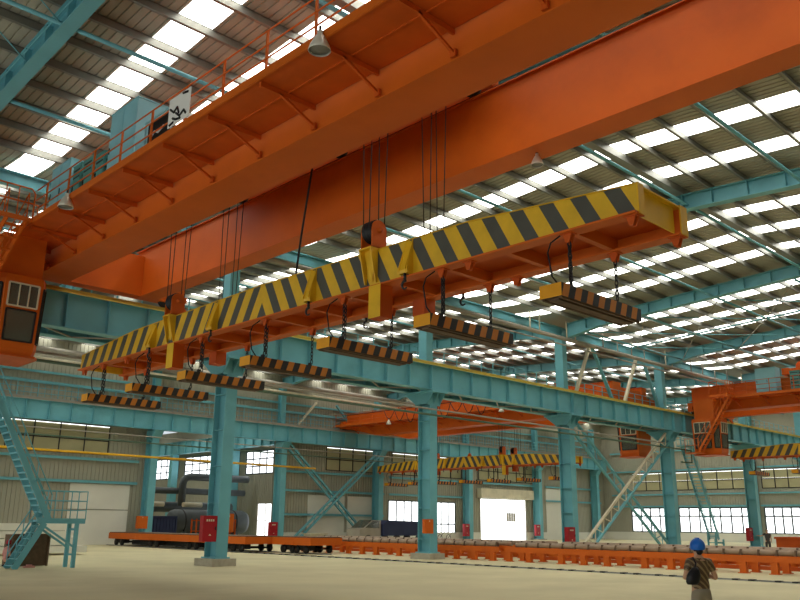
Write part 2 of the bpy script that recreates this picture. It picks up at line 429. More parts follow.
for k, y in enumerate((75.15, 87.7)):
    b = MB(); b.box(AU-1.5, AU-.7, y-.35, y+.35, 0, 9.2)
    tag(b.build('steel_column', 'teal'), ["teal column beside the bright window in the hall behind the opening", "teal column deeper in the dim hall behind the opening"][k], 'column')

# ------------------------------------------------------------------ columns
def hcol(b, x, yc, dy, w, z0, z1, tf=.035):
    b.box(x-w/2, x+w/2, yc-dy/2, yc-dy/2+tf, z0, z1); b.box(x-w/2, x+w/2, yc+dy/2-tf, yc+dy/2, z0, z1)
    b.box(x-.02, x+.02, yc-dy/2+tf, yc+dy/2-tf, z0, z1)
def ribs(b, x, yc, dy, w, z0, z1, step):
    z = z0
    while z < z1: b.box(x-w/2+.04, x+w/2-.04, yc-dy/2+.035, yc+dy/2-.035, z, z+.025); z += step
M_NAMES = ["nearest of the middle row, red cabinet on its left side", "second of the middle row, orange box low on its left side",
           "third of the middle row, left of the lattice brace", "fourth of the middle row, right foot of the lattice brace",
           "fifth of the middle row, before the bright end windows", "sixth of the middle row, at the right edge"]
for i, x in enumerate(GR[:6]):
    root = empty('steel_column', (x, VM, 0))
    b = MB(); hcol(b, x, VM, .9, .56, .35 if i < 2 else .2, 8.15); ribs(b, x, VM, .9, .56, 1.0, 8.1, 1.55)
    b.box(x-.36, x+.36, VM-.55, VM+.55, .3 if i < 2 else .15, .36 if i < 2 else .21)
    b.build('lower_shaft', 'teal', root)
    b = MB(); b.box(x-.58, x+.58, VM-.7, VM+.7, 0, .3 if i < 2 else .15); b.build('plinth', 'concrete', root)
    b = MB(); b.box(x-.6, x+.6, VM-.95, VM+1.3, 8.7, 8.8)
    b.prism([(VM-.9, 8.7), (VM-.45, 8.1), (VM+.45, 8.1), (VM+1.25, 8.7)], 0, x-.5, x-.46); b.prism([(VM-.9, 8.7), (VM-.45, 8.1), (VM+.45, 8.1), (VM+1.25, 8.7)], 0, x+.46, x+.5)
    b.prism([(VM-.9, 8.7), (VM-.45, 8.1), (VM+.45, 8.1), (VM+1.25, 8.7)], 0, x-.02, x+.02)
    b.box(x-.5, x+.5, VM-.47, VM-.44, 8.05, 8.7); b.box(x-.5, x+.5, VM+.44, VM+.47, 8.05, 8.7)
    b.build('capital', 'teal', root)
    b = MB(); hcol(b, x, VM+.16, .62, .5, 8.8, 14.6); ribs(b, x, VM+.16, .62, .5, 10.9, 14.4, 1.2)
    b.box(x-.24, x-.2, VM-.12, VM+.44, 8.8, 14.6)
    b.build('upper_shaft', 'teal', root)
    tag(root, f"teal H-section column, {M_NAMES[i]}", 'column', 'middle row of teal columns')
F_NAMES = ["at the left edge of the picture", "left of the opening, orange box on it", "right of the opening, red cabinet on it", "right foot of the flat cross brace",
           "left of the bright doorway", "right of the bright doorway", "last before the end wall corner"]
for i, x in enumerate(GF):
    xx = x
    root = empty('steel_column', (xx, VF, 0))
    b = MB(); hcol(b, xx, VF, 1.0, .6, .2, 8.3); b.box(xx-.4, xx+.4, VF-.55, VF+.55, .15, .2); b.build('lower_shaft', 'teal', root)
    b = MB(); b.box(xx-.7, xx+.7, VF-.7, VF+.6, 0, .15); b.build('plinth', 'concrete', root)
    b = MB(); b.prism([(VF-1.0, 8.85), (VF-.5, 8.2), (VF+.4, 8.2), (VF+.4, 8.85)], 0, xx-.4, xx+.4); b.build('capital', 'teal', root)
    b = MB(); hcol(b, xx, VF+.2, .6, .5, 8.85, 14.3); b.build('upper_shaft', 'teal', root)
    tag(root, f"teal far-wall column {F_NAMES[i]}", 'column', 'far wall row of teal columns')
# columns of the end wall
for k, y in enumerate((42.1, 16)):
    b = MB(); hcol(b, UE-.5, y, .5, .6, 0, 15.0); tag(b.build('steel_column', 'teal'), ["teal column against the end wall between two bright windows, behind the far stair", "teal column against the end wall beyond the right edge"][k], 'column')

# ------------------------------------------------------------------ runway girders
def girder(y, zt, depth, label, face, rail=True, x0=-5, x1=UE-.8, w=.5):
    root = empty('runway_girder', (x0, y, zt-depth))
    b = MB(); b.ibeam((x0, y, zt-depth), (x1, y, zt-depth), depth, w, .03, .045)
    b.build('beam', 'teal', root)
    bs = []; x = 2.0
    while x < x1:
        bs.append((x-.012, x+.012, y-w/2+.03, y+w/2-.03, zt-depth+.045, zt-.045)); x += 13.46/8
    rep('stiffener', 'teal', root, bs)
    if rail:
        b = MB(); b.box(x0, x1, y-.07, y+.07, zt+.002, zt+.03); b.box(x0, x1, y-.02, y+.02, zt+.03, zt+.12); b.box(x0, x1, y-.05, y+.05, zt+.12, zt+.17)
        b.box(x0, x1, y-w/2-.008, y-w/2-.001, zt-.06, zt+.005)
        b.box(x0, x1, y-w/2-.008, y+w/2, zt+.0, zt+.006)
        b.build('crane_rail', 'railyellow' if face == 'y' else 'greypipe', root)
    return tag(root, label, 'girder')
girder(30.9, 10.25, 1.42, "long teal runway girder with yellow rail across the middle columns", 'y')
girder(32.55, 10.25, 1.42, "second teal runway girder just behind the yellow-railed one", 'n')
girder(61.8, 10.35, 1.45, "long teal runway girder along the far wall", 'n')
# lattice between the two middle girders and the gangways
root = empty('girder_lacing', (10, 31.7, 8.84)); k = 0; x = 8.0
while x < 94:
    if k % 4 == 0: q = MB()
    q.bar((x, 31.1, 8.87), (x+1.68, 32.35, 8.87), .07, .05); q.bar((x+1.68, 32.35, 8.87), (x+3.36, 31.1, 8.87), .07, .05)
    x += 3.365; k += 1
    if k % 4 == 0: q.build('lacing_bar', 'greypipe', root)
if k % 4: q.build('lacing_bar', 'greypipe', root)
tag(root, "zigzag steel lacing under and between the two middle runway girders", 'bracing')
def gangway(y0, y1, z, label, x0=-3, x1=UE-2):
    b = MB(); b.box(x0, x1, y0, y1, z, z+.04); return tag(b.build('gangway', 'galv'), label, 'walkway')
gangway(31.2, 32.25, 10.27, "steel gangway along the top of the middle runway girders")
gangway(62.1, 62.9, 10.38, "steel gangway along the top of the far wall runway girder")
def railing(y, z, label, x0, x1, step=1.5, panel=False, name='guard_railing'):
    root = empty(name, (x0, y, z))
    bs = []; x = x0
    while x <= x1+.01: bs.append((x-.025, x+.025, y-.025, y+.025, z, z+1.15)); x += step
    rep('post', 'teal', root, bs)
    b = MB()
    for dz in (.4, .78, 1.15): b.tube([(x0, y, z+dz), (x1, y, z+dz)], .022, 6)
    b.box(x0, x1, y-.005, y+.005, z+.02, z+.14)
    b.build('rail', 'teal', root)
    if panel:
        b = MB(); x = x0
        while x < x1: b.box(x-.012, x+.012, y-.012, y+.012, z, z+1.1); x += step/3
        b.build('baluster', 'teal', root)
    return tag(root, label, 'railing')
railing(32.2, 10.31, "teal guard railing along the middle runway gangway", 8, 96, 1.12)
railing(61.95, 10.42, "teal guard railing along the far wall gangway", 8, 98, 1.5, panel=True)
# far-wall girts
SEG = [(8, 18.5, "behind the left stair's top"), (19.2, 31.9, "left of the opening"), (46.1, 58.9, "behind the flat cross brace"), (59.6, 72.3, "over the far wall window"), (73, 85.8, "at the bright doorway"), (86.5, 99, "by the end wall corner")]
for x0, x1, nm in SEG:
    for z, zn in ((6.45, 'upper'), (4.75, 'middle'), (2.6, 'lower')):
        if z == 2.6 and (x0 > 59): continue
        if z == 4.75 and x0 == 73: continue
        if z == 2.6 and x0 < 30: continue
        b = MB(); b.box(x0, x1, VW-.28, VW-.07, z-.02, z); b.box(x0, x1, VW-.28, VW-.26, z-.2, z)
        tag(b.build('wall_girt', 'teal'), f"{zn} teal girt on the far wall {nm}", 'girt', 'teal girts on the walls')
for z, zn in ((12.65, 'topmost'), (11.9, 'second')):
    b = MB(); b.box(0, 98, VW-.26, VW-.06, z-.16, z); tag(b.build('wall_girt', 'teal'), f"{zn} long teal girt high on the far wall above the railing", 'girt', 'teal girts on the walls')
for (y0, y1, nm) in ((29, 41.7, "right of the end wall column"), (42.5, 61.5, "left of the end wall column"), (3, 28.4, "beyond the right edge")):
    for z, zn in ((8.75, 'upper'), (5.75, 'middle'), (4.3, 'lower'), (11.2, 'topmost')):
        b = MB(); b.box(UE-.28, UE-.06, y0, y1, z-.18, z); tag(b.build('wall_girt', 'teal'), f"{zn} teal girt on the end wall {nm}", 'girt', 'teal girts on the walls')

# ------------------------------------------------------------------ lattice braces
def lattice(name, label, pairs, depth, cham, mt='teal', lace=.5, mats=None):
    """X of two laced members; each pair is (p, q) in the plane y = const"""
    root = empty(name, ((pairs[0][0][0]+pairs[0][1][0])/2, pairs[0][0][1], min(pairs[0][0][2], pairs[0][1][2])))
    for i, (p, q) in enumerate(pairs):
        p, q = Vector(p), Vector(q); d = (q-p).normalized(); s = Vector((0, 1, 0)); n = d.cross(s)
        mm = (mats or [mt]*2)[i]
        for sg in (-1, 1):
            b = MB(); b.bar(p+n*sg*depth/2, q+n*sg*depth/2, cham, cham*1.3, up=(0, 1, 0)); b.build('chord', 'teal' if sg > 0 else mm, root)
        b = MB(); L = (q-p).length; k = 0
        while k*lace < L-lace:
            sg = 1 if k % 2 else -1
            b.bar(p+d*k*lace+n*sg*depth/2, p+d*(k+1)*lace-n*sg*depth/2, .05, .05, up=(0, 1, 0)); k += 1
        b.build('lacing', mm, root)
    return tag(root, label, 'bracing')
lattice('lattice_brace', "crossed teal lattice brace between the third and fourth middle columns",
        [((GR[2]+.7, VM, 8.3), (GR[3]-1.1, VM, .3)), ((GR[3]-.3, VM-.25, 8.3), (GR[2]+1.3, VM-.25, .3))], .75, .13, lace=.62, mats=['teal', 'cream'])
lattice('cross_brace', "crossed teal brace against the far wall left of the dark truck",
        [((GF[2]+.6, VF-.3, 8.6), (GF[3]-1.6, VF-.3, .3)), ((GF[3]-.5, VF-.5, 8.4), (GF[2]+1.6, VF-.5, .3))], .45, .16, lace=.7)
def knee(label, segs, y, name='knee_brace', mats=('cream', 'teal')):
    root = empty(name, (segs[0][0][0], y, segs[0][0][1]))
    for i, (p, q) in enumerate(segs):
        b = MB(); b.bar((p[0], y, p[1]), (q[0], y, q[1]), .16, .22, up=(0, 1, 0)); b.build('brace_leg', mats[i % 2], root)
    return tag(root, label, 'bracing')
knee("upper pair of sloping braces on the left between the two lattice-brace columns", [((47.3, 10.4), (49.3, 14.0)), ((52.0, 10.4), (49.6, 14.0))], VM+.1)
knee("upper pair of sloping braces on the right between the two lattice-brace columns", [((53.5, 10.4), (55.6, 14.0)), ((58.6, 10.4), (56.6, 14.0))], VM+.1)
knee("pair of sloping braces standing on the far wall girder beside the far crane", [((47.0, 10.4), (49.3, 12.9)), ((54.5, 10.4), (51.8, 12.9))], VF-.1)

# ------------------------------------------------------------------ pipes
def pipe(pts, r, m, label, name='pipe', n=10):
    b = MB(); b.tube(pts, r, n); return tag(b.build(name, m), label, 'pipe')
pipe([(20, 30.62, 13.68), (UE-.5, 30.62, 13.68)], .13, 'greypipe', "thick grey pipe running along the valley above the middle columns")
pipe([(22, 30.45, 13.2), (UE-.5, 30.45, 13.2)], .045, 'greypipe', "thin grey conduit below the thick valley pipe")
for k, x in enumerate((33.0, 37.4, 41.2, 45.2, 49.6, 51.5, 53.4, 55.2, 58.4, 62.5, 64.5, 66.7, 69.0, 71.9)):
    wide = k in (2, 3, 8, 13)
    b = MB(); z1 = 14.9
    if wide:
        b.tube([(x, 30.62, 13.6), (x, 30.62, z1), (x+1.0, 30.62, z1), (x+1.0, 30.62, 13.6)], .045, 6)
    else: b.tube([(x, 30.62, 13.6), (x, 30.62, z1-.1)], .04, 6)
    o = b.build('pipe_hanger', 'cream' if wide else 'greypipe')
    tag(o, f"{'wide frame' if wide else 'single rod'} hanger holding the valley pipe, {ORD[k]} from the spreader side", 'hanger', 'hangers of the valley pipe')
pipe([(8, 30.75, 7.78), (57.5, 30.75, 7.78)], .05, 'greypipe', "thin grey pipe strapped along the middle columns below the girder")
pipe([(8, 30.6, 7.45), (59.8, 30.6, 7.45), (61.3, 30.6, 7.45), (61.3, 30.6, 6.5), (59.6, 30.6, 6.5)], .06, 'greenpipe', "dark green pipe passing in front of the middle columns and looping back at the fourth")
pipe([(8, 61.0, 6.72), (48.5, 61.0, 6.6)], .09, 'yellowpipe', "yellow pipe along the far wall ending near the cross brace")
pipe([(8, 61.3, 7.75), (62, 61.3, 7.75)], .06, 'greenpipe', "green pipe along the far wall above the yellow one")
pipe([(8, 61.2, 8.25), (62, 61.2, 8.25)], .045, 'greypipe', "thin grey pipe highest of those along the far wall")
pipe([(10, 61.3, 14.0), (90, 61.3, 14.0)], .2, 'greypipe', "thick grey pipe high along the far wall above the railing")
pipe([(10, 61.2, 13.3), (90, 61.2, 13.3)], .1, 'cream', "slimmer pale pipe just below the thick one high on the far wall")

# ------------------------------------------------------------------ overhead crane
def make_crane(T, label, cab='own', festoon=False, wz=0., zt=12.6, belly=0.):
    def mb(): return MB(T)
    def mw_(): return MB(lambda p: T((p[0], p[1], p[2]+wz)))
    p0 = Vector(T((13.3, 16, 10.6))); root = empty('overhead_crane', p0)
    YE, YB = 31.15, 1.2
    def box_girder(x0, x1):
        b = mb(); zb = 10.6
        if belly: b.prism([(YB+.8, zb), (YB+4.2, zb-belly), (YE-4.2, zb-belly), (YE-.8, zb)], 0, x0, x1)
        b.box(x0+.05, x1-.05, YB+.5, YE-.4, zb+.03, zt-.03); b.box(x0-.0, x1+.0, YB+.5, YE-.1, zb, zb+.03); b.box(x0-.03, x1+.03, YB, YE, zt-.03, zt)
        b.box(x0+.05, x1-.05, YB, YB+.5, zb+.4, zt-.03); b.box(x0+.05, x1-.05, YE-.4, YE, zb+.1, zt-.03)
        return b
    g = box_girder(10.75, 12.0).build('girder', 'orange', root)
    g2 = box_girder(14.9, 15.68).build('girder', 'orange', root)
    for x in (11.85, 15.05):
        b = mb(); b.box(x-.04, x+.04, YB+.5, YE-.5, zt, zt+.12); b.build('trolley_rail', 'dark', root)
    for y in (YB, YE-.62):
        b = mb(); b.box(9.9, 16.9, y, y+.6, 10.62, 11.3); b.box(12.0, 14.95, y, y+.5, 11.3, zt-.3); b.box(9.75, 9.9, y+.15, y+.45, 10.75, 11.0); b.box(16.9, 17.1, y+.15, y+.45, 10.75, 11.0)
        b.prism([(16.2, 10.62), (17.0, 10.62), (17.25, 10.3), (17.15, 10.28), (16.8, 10.5), (16.2, 10.55)], 1, y+.22, y+.38)
        c = b.build('end_carriage', 'orange', root)
        for x in (10.3, 16.2):
            b = mb(); b.lathe((x, y+.3, 10.72), [(0, -.09), (.33, -.09), (.33, -.06), (.29, -.05), (.29, .05), (.33, .06), (.33, .09), (0, .09)], 20, 1); b.build('wheel', 'dark', c)
    # footwalk on the outer side of the first girder
    b = mw_(); b.box(9.15, 10.75, YB, 30.6, 11.3, 11.34)
    b.box(9.93, 9.97, YB, 30.4, 11.27, 11.3)
    w = b.build('footwalk', 'redorange', root)
    b = mw_(); b.box(9.1, 9.15, YB, 26.9, 11.26, 11.46); b.build('kick_plate', 'orange', w)
    b = mw_(); b.box(8.95, 9.12, 26.9, 28.3, 11.3, 11.34); b.box(7.75, 8.95, 26.9, 27.0, 11.3, 11.34); b.box(7.75, 8.0, 27.0, 28.3, 11.3, 11.34); b.box(7.72, 7.75, 26.9, 28.3, 11.26, 11.42); b.box(7.75, 9.1, 26.86, 26.9, 11.26, 11.42); b.build('landing', 'orange', w)
    y = 9.62-2.2*3
    while y < 30:
        q = mw_(); q.bar((9.2, y, 11.22), (10.75, y, 11.22), .06, .12); q.bar((9.72, y, 11.2), (10.76, y, 10.74), .06, .06); q.box(10.7, 10.76, y-.07, y+.07, 10.66, 10.82)
        q.build('bracket', 'redorange', w); y += 2.2
    # handrail
    y = 12.0-1.75*6
    while y < 26.9:
        q = mw_(); q.box(9.12, 9.17, y-.025, y+.025, 11.4, 12.42); q.build('handrail_post', 'orange', root); y += 1.75
    b = mw_()
    for z in (11.72, 12.06, 12.42): b.tube([(9.14, YB, z), (9.14, 26.85, z)], .022, 6)
    b.build('handrail', 'orange', root)
    b = mw_()
    b.tube([(7.78, 26.95, 11.4), (7.78, 26.95, 12.3), (7.85, 26.95, 12.45), (9.0, 26.95, 12.45), (9.12, 26.95, 12.3), (9.12, 26.95, 11.4)], .03, 6)
    b.tube([(7.78, 26.95, 11.95), (9.12, 26.95, 11.95)], .022, 6)
    for yy in (27.6, 28.25): b.tube([(7.78, yy, 11.34), (7.78, yy, 12.42)], .025, 6)
    b.tube([(7.78, 26.95, 12.42), (7.78, 28.25, 12.42)], .022, 6); b.tube([(7.78, 26.95, 11.9), (7.78, 28.25, 11.9)], .022, 6)
    for x in (8.2, 8.6): b.tube([(x, 26.95, 11.34), (x, 26.95, 12.45)], .02, 6)
    b.tube([(7.78, 28.25, 12.42), (9.7, 28.25, 12.42)], .022, 6); b.tube([(9.7, 28.25, 11.34), (9.7, 28.25, 12.42)], .022, 6)
    b.build('landing_rail', 'orange', root)
    if festoon:
        b = mw_(); y = 8.5
        b.tube([(9.05, 3, 12.25), (9.05, 24, 12.25)], .03, 6)
        for k in range(9):
            dd = .75+.25*(k % 3); pts = [(9.0, y+i*.17, 12.2-dd*math.sin(PI*i/8)) for i in range(9)]; b.tube(pts, .035, 5); y += 1.36
        b.build('festoon_cable', 'blackpaint', root)
    # stair down to the cab
    if cab == 'own':
        st = mb(); A = Vector((8.62, 26.98, 11.3)); B_ = Vector((7.7, 29.3, 7.2))
        for dx in (-.3, .3): st.bar(A+Vector((dx, 0, 0)), B_+Vector((dx, 0, 0)), .05, .16)
        for k in range(11):
            c = A.lerp(B_, (k+.5)/11); st.box(c.x-.3, c.x+.3, c.y-.1, c.y+.1, c.z-.015, c.z+.015)
        for dx in (-.32, .32):
            st.tube([A+Vector((dx, 0, 1.0)), B_+Vector((dx, 0, 1.0))], .022, 6); st.tube([A+Vector((dx, 0, .5)), B_+Vector((dx, 0, .5))], .018, 6)
            for k in range(5): c = A.lerp(B_, k/4); st.tube([c+Vector((dx, 0, 0)), c+Vector((dx, 0, 1))], .022, 6)
        st.box(7.3, 8.45, 29.2, 30.3, 7.12, 7.18)
        for yy in (29.2, 30.3): st.tube([(7.32, yy, 7.15), (7.32, yy, 8.2)], .022, 6)
        for z in (7.7, 8.2): st.tube([(7.32, 29.2, z), (7.32, 30.3, z)], .02, 6)
        st.build('cab_stair', 'orange', root)
        ox, oy, oz = 0, 0, 0
    else: ox, oy, oz = cab
    # operator's cab: chamfered plan, tapering to the bottom
    plan = [(8.45, 30.2), (8.45, 28.55), (8.95, 28.15), (10.2, 28.15), (10.4, 28.45), (10.4, 30.2)]
    def lev(z, k): return [(9.4+(x-9.4)*k+ox, 29.2+(y-29.2)*k+oy, z+oz) for x, y in plan]
    rings = [lev(7.05, .86), lev(7.3, .93), lev(9.62, 1.0), lev(9.8, .97)]
    n = len(plan); cabm = mb()
    vs = [v for r in rings for v in r]
    fs = [list(range(n-1, -1, -1)), [3*n+i for i in range(n)]]+[(j*n+i, j*n+(i+1) % n, (j+1)*n+(i+1) % n, (j+1)*n+i) for j in range(3) for i in range(n)]
    cabm.add(vs, fs)
    cabm.box(8.8+ox, 10.25+ox, 28.5+oy, 30.1+oy, 9.78+oz, 11.3+oz)
    c = cabm.build('cab', 'orange', root)
    def on_face(i, s0, s1, z0, z1, push):
        def pt(s_, z):
            k = .93+(z-7.3)/(9.62-7.3)*.07; r = lev(z-oz if False else z, k)
            a, b_ = Vector(r[i]), Vector(r[(i+1) % n]); p = a.lerp(b_, s_); nr = (b_-a).cross(Vector((0, 0, 1))); nr.normalize()
            cen = Vector((9.4+ox, 29.2+oy, p.z)); 
            if (p-cen).dot(nr) < 0: nr = -nr
            return p+nr*push
        return pt(s0, z0), pt(s1, z0), pt(s1, z1), pt(s0, z1)
    def win(i, s0, s1, z0, z1, frame):
        g = mb(); a = on_face(i, s0, s1, z0, z1, .012); bq = on_face(i, s0, s1, z0, z1, .003)
        g.add(list(a)+list(bq), [(0, 1, 2, 3), (7, 6, 5, 4), (0, 4, 5, 1), (1, 5, 6, 2), (2, 6, 7, 3), (3, 7, 4, 0)]); wd = g.build('window', 'glass', c)
        f = mb(); q = on_face(i, s0, s1, z0, z1, .02)
        for k in range(4): f.bar(q[k], q[(k+1) % 4], .05, .05)
        if frame == 'cream':
            for t in (.35, .68): f.bar(Vector(q[0]).lerp(Vector(q[1]), t), Vector(q[3]).lerp(Vector(q[2]), t), .04, .04)
        f.build('window_frame', frame, wd)
    for i in (0, 2): 
        win(i, .1, .9, 8.72, 9.5, 'cream'); win(i, .1, .9, 7.55, 8.6, 'dark')
    win(1, .15, .85, 7.55, 9.45, 'dark'); win(3, .15, .85, 7.55, 9.45, 'dark'); win(4, .15, .85, 8.2, 9.4, 'cream')
    q = mb(); v0 = [(9.4+(x-9.4)*.99+ox, 29.2+(y-29.2)*.99+oy, 7.02+oz) for x, y in plan]; v1 = [(9.4+(x-9.4)*.99+ox, 29.2+(y-29.2)*.99+oy, 7.09+oz) for x, y in plan]
    q.add(v0+v1, [list(range(n-1, -1, -1)), list(range(n, 2*n))]+[(i, (i+1) % n, n+(i+1) % n, n+i) for i in range(n)]); q.build('cab_base', 'redorange', c)
    return tag(root, label, 'crane')

# ---- trolley that carries the hoist (stands on the girders)
def make_trolley(label):
    root = empty('crane_trolley', (13.4, 18.2, 12.72))
    b = MB(); b.box(11.4, 15.5, 12.3, 12.8, 12.95, 13.45); b.box(11.4, 15.5, 23.6, 24.1, 12.95, 13.45); b.box(11.5, 12.1, 12.3, 24.1, 12.95, 13.4); b.box(14.8, 15.4, 12.3, 24.1, 12.95, 13.4)
    b.box(12.1, 14.8, 12.8, 23.6, 12.96, 13.02); b.build('frame', 'orange', root)
    for x in (11.85, 15.05):
        for y in (12.8, 18.2, 23.6):
            q = MB(); q.lathe((x, y, 12.97), [(0, -.07), (.25, -.07), (.25, .07), (0, .07)], 18, 0); q.build('wheel', 'dark', root)
    for y in (13.9, 22.9):
        q = MB(); q.tube([(12.2, y, 13.6), (14.7, y, 13.6)], .42, 20); q.build('hoist_drum', 'redorange', root)
        q = MB(); q.box(12.6, 14.2, y+.6, y+1.3, 13.02, 13.7); q.build('motor_housing', 'cabblue', root)
    q = MB(); q.box(12.9, 13.7, 17.2, 19.6, 13.02, 13.9); q.build('gearbox', 'cabblue', root)
    return tag(root, label, 'trolley')

# ---- lifting beam
YC = 18.2
def make_spreader(label):
    root = empty('lifting_beam', (13.25, YC, 7.1))
    y0, y1 = 6.8, 29.6
    XN, XF = 12.45, 14.05
    def topz(y): 
        t = abs(y-YC)/11.4; return 7.1+(.98-.11*t/.65 if t < .65 else .87-(t-.65)/.35*.31)
    ys = [y0, YC-7.41, YC, YC+7.41, y1]
    def web(x0, x1, dz0=0, dz1=0):
        b = MB(); b.prism([(y0, 7.1+dz0)]+[(y1, 7.1+dz0)]+[(y, topz(y)+dz1) for y in reversed(ys)], 0, x0, x1); return b
    for x in (XN, XF):
        b = web(x-.02, x+.02)
        b.box(x-.16, x+.16, y0, y1, 7.08, 7.12)
        gd = b.build('side_girder', 'orange', root); b = MB()
        for i in range(4): b.bar((x, ys[i], topz(ys[i])), (x, ys[i+1], topz(ys[i+1])), .1, .02)
        b.build('top_flange', 'yellow', gd)
    web(XN-.034, XN-.021, .022, -.015).build('hazard_panel', 'haz_beam', root)
    web(XF+.021, XF+.034, .022, -.015).build('hazard_panel', 'haz_beam', root)
    for k in range(14):
        y = 8.29+1.62*k
        if y > 29: break
        b = MB(); b.box(XN+.02, XF-.02, y-.09, y-.07, 7.12, 7.5); b.box(XN+.02, XF-.02, y-.09, y+.05, 7.1, 7.13); b.box(XN+.02, XF-.02, y-.09, y+.05, 7.48, 7.5)
        b.build('cross_member', 'orange', root)
    b = MB(); b.box(XN+.02, XF-.02, y0+.3, y1-.3, 7.34, 7.36); b.build('diaphragm_plate', 'redorange', root)
    for y in (y0, y1):
        s = 1 if y == y0 else -1
        b = MB(); b.box(XN+.16, XF-.16, y+s*.1, y+s*.13, 7.12, topz(y)); b.box(XN-.04, XN+.16, y-.015, y+.015, 7.1, topz(y)+.02); b.box(XF-.10, XF+.16, y-.015, y+.015, 7.1, topz(y)+.02)
        b.box(XN+.02, XF-.02, y, y+s*.25, topz(y)-.03, topz(y))
        b.build('end_plate', 'yellow', root)
    # lugs under both side girders
    for x in (XN, XF):
        for y in sorted({6.95, 10.75, 29.3, *[8.29+3.24*k for k in range(7)], 26.0}):
            b = MB()
            for dx in (-.045, .045): b.prism([(y-.1, 7.08), (y+.1, 7.08), (y+.04, 6.9), (y-.04, 6.9)], 0, x+dx-.016, x+dx+.016)
            b.box(x-.09, x+.09, y-.13, y+.13, 7.06, 7.08)
            b.build('lug', 'redorange', root)
    # hook brackets
    for y in (12.5, 15.95, 20.5, 24.15):
        for x, s in ((XN, -1), (XF, 1)):
            b = MB(); zt = topz(y); X = x+s*.035
            for dy in (-.1, .1): b.prism([(X, zt), (X, 7.14), (X+s*.22, 7.14), (X+s*.26, 7.24)], 1, y+dy-.015, y+dy+.015)
            b.add([(X+s*.02, y-.07, zt-.05), (X+s*.02, y+.07, zt-.05), (X+s*.24, y+.16, 7.2), (X+s*.24, y-.16, 7.2)], [(0, 1, 2, 3)])
            b.add([(X+s*.22, y-.16, 7.15), (X+s*.22, y+.16, 7.15), (X+s*.24, y+.16, 7.22), (X+s*.24, y-.16, 7.22)], [(0, 1, 2, 3)])
            br = b.build('hook_bracket', 'yellow' if s < 0 else 'orange', root)
            h = MB(); hx = X+s*.14; h.tube([(hx, y, 7.16), (hx, y, 7.02)], .035, 8)
            pts = [(hx, y+.09*math.sin(t), 6.9+.09*math.cos(t)) for t in [(-.2+i*.45) for i in range(10)]]
            h.tube([(hx, y, 7.03)]+pts, [.03]+[.035-.002*i for i in range(10)], 8)
            h.build('hook', 'dark', br)
    # rope sheave blocks with the legs below
    for y in (13.75, 23.05):
        for x in (XN, XF):
            zt = topz(y)
            b = MB()
            prof = [(x-.23, zt+.03), (x+.23, zt+.03), (x+.23, zt+.5)]+[(x+.23*math.cos(a), zt+.5+.23*math.sin(a)) for a in [i*PI/8 for i in range(1, 8)]]+[(x-.23, zt+.5)]
            b.prism(prof, 1, y-.2, y-.17); b.prism(prof, 1, y+.17, y+.2); b.box(x-.23, x+.23, y-.2, y+.2, zt+.01, zt+.06)
            b.lathe((x, y-.2, zt+.48), [(0, -.04), (.07, -.04), (.07, 0)], 12, 1)
            bl = b.build('sheave_block', 'orange', root)
            h = MB()
            for dy in (-.1, 0, .1): h.lathe((x, y+dy, zt+.48), [(0, -.04), (.27, -.04), (.24, 0), (.27, .04), (0, .04)], 24, 1)
            h.build('sheave', 'dark', bl)
            s = -1 if x == XN else 1
            g = MB(); X = x+s*.035
            for dy in (-.2, .17): g.prism([(X, zt), (X+s*.25, zt), (X+s*.06, 7.2), (X, 7.2)], 1, y+dy, y+dy+.03)
            g.add([(X+s*.1, y-.19, zt), (X+s*.1, y+.19, zt), (X+s*.03, y+.05, 7.25), (X+s*.03, y-.05, 7.25)], [(0, 1, 2, 3)])
            g.box(min(X, X+s*.25), max(X, X+s*.25), y-.21, y+.21, zt-.02, zt+.02)
            g.build('gusset', 'yellow', root)
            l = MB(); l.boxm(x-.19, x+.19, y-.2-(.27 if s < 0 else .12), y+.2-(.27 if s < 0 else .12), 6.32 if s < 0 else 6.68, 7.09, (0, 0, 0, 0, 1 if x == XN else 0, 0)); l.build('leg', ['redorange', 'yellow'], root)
    b = MB(); b.box(13.1, 13.4, YC-.4, YC+.4, 7.36, 8.06); b.prism([(YC-.3, 8.05), (YC+.3, 8.05), (YC, 8.45)], 0, 13.15, 13.35); b.build('cable_reel_mount', 'orange', root)
    return tag(root, label, 'lifting beam')

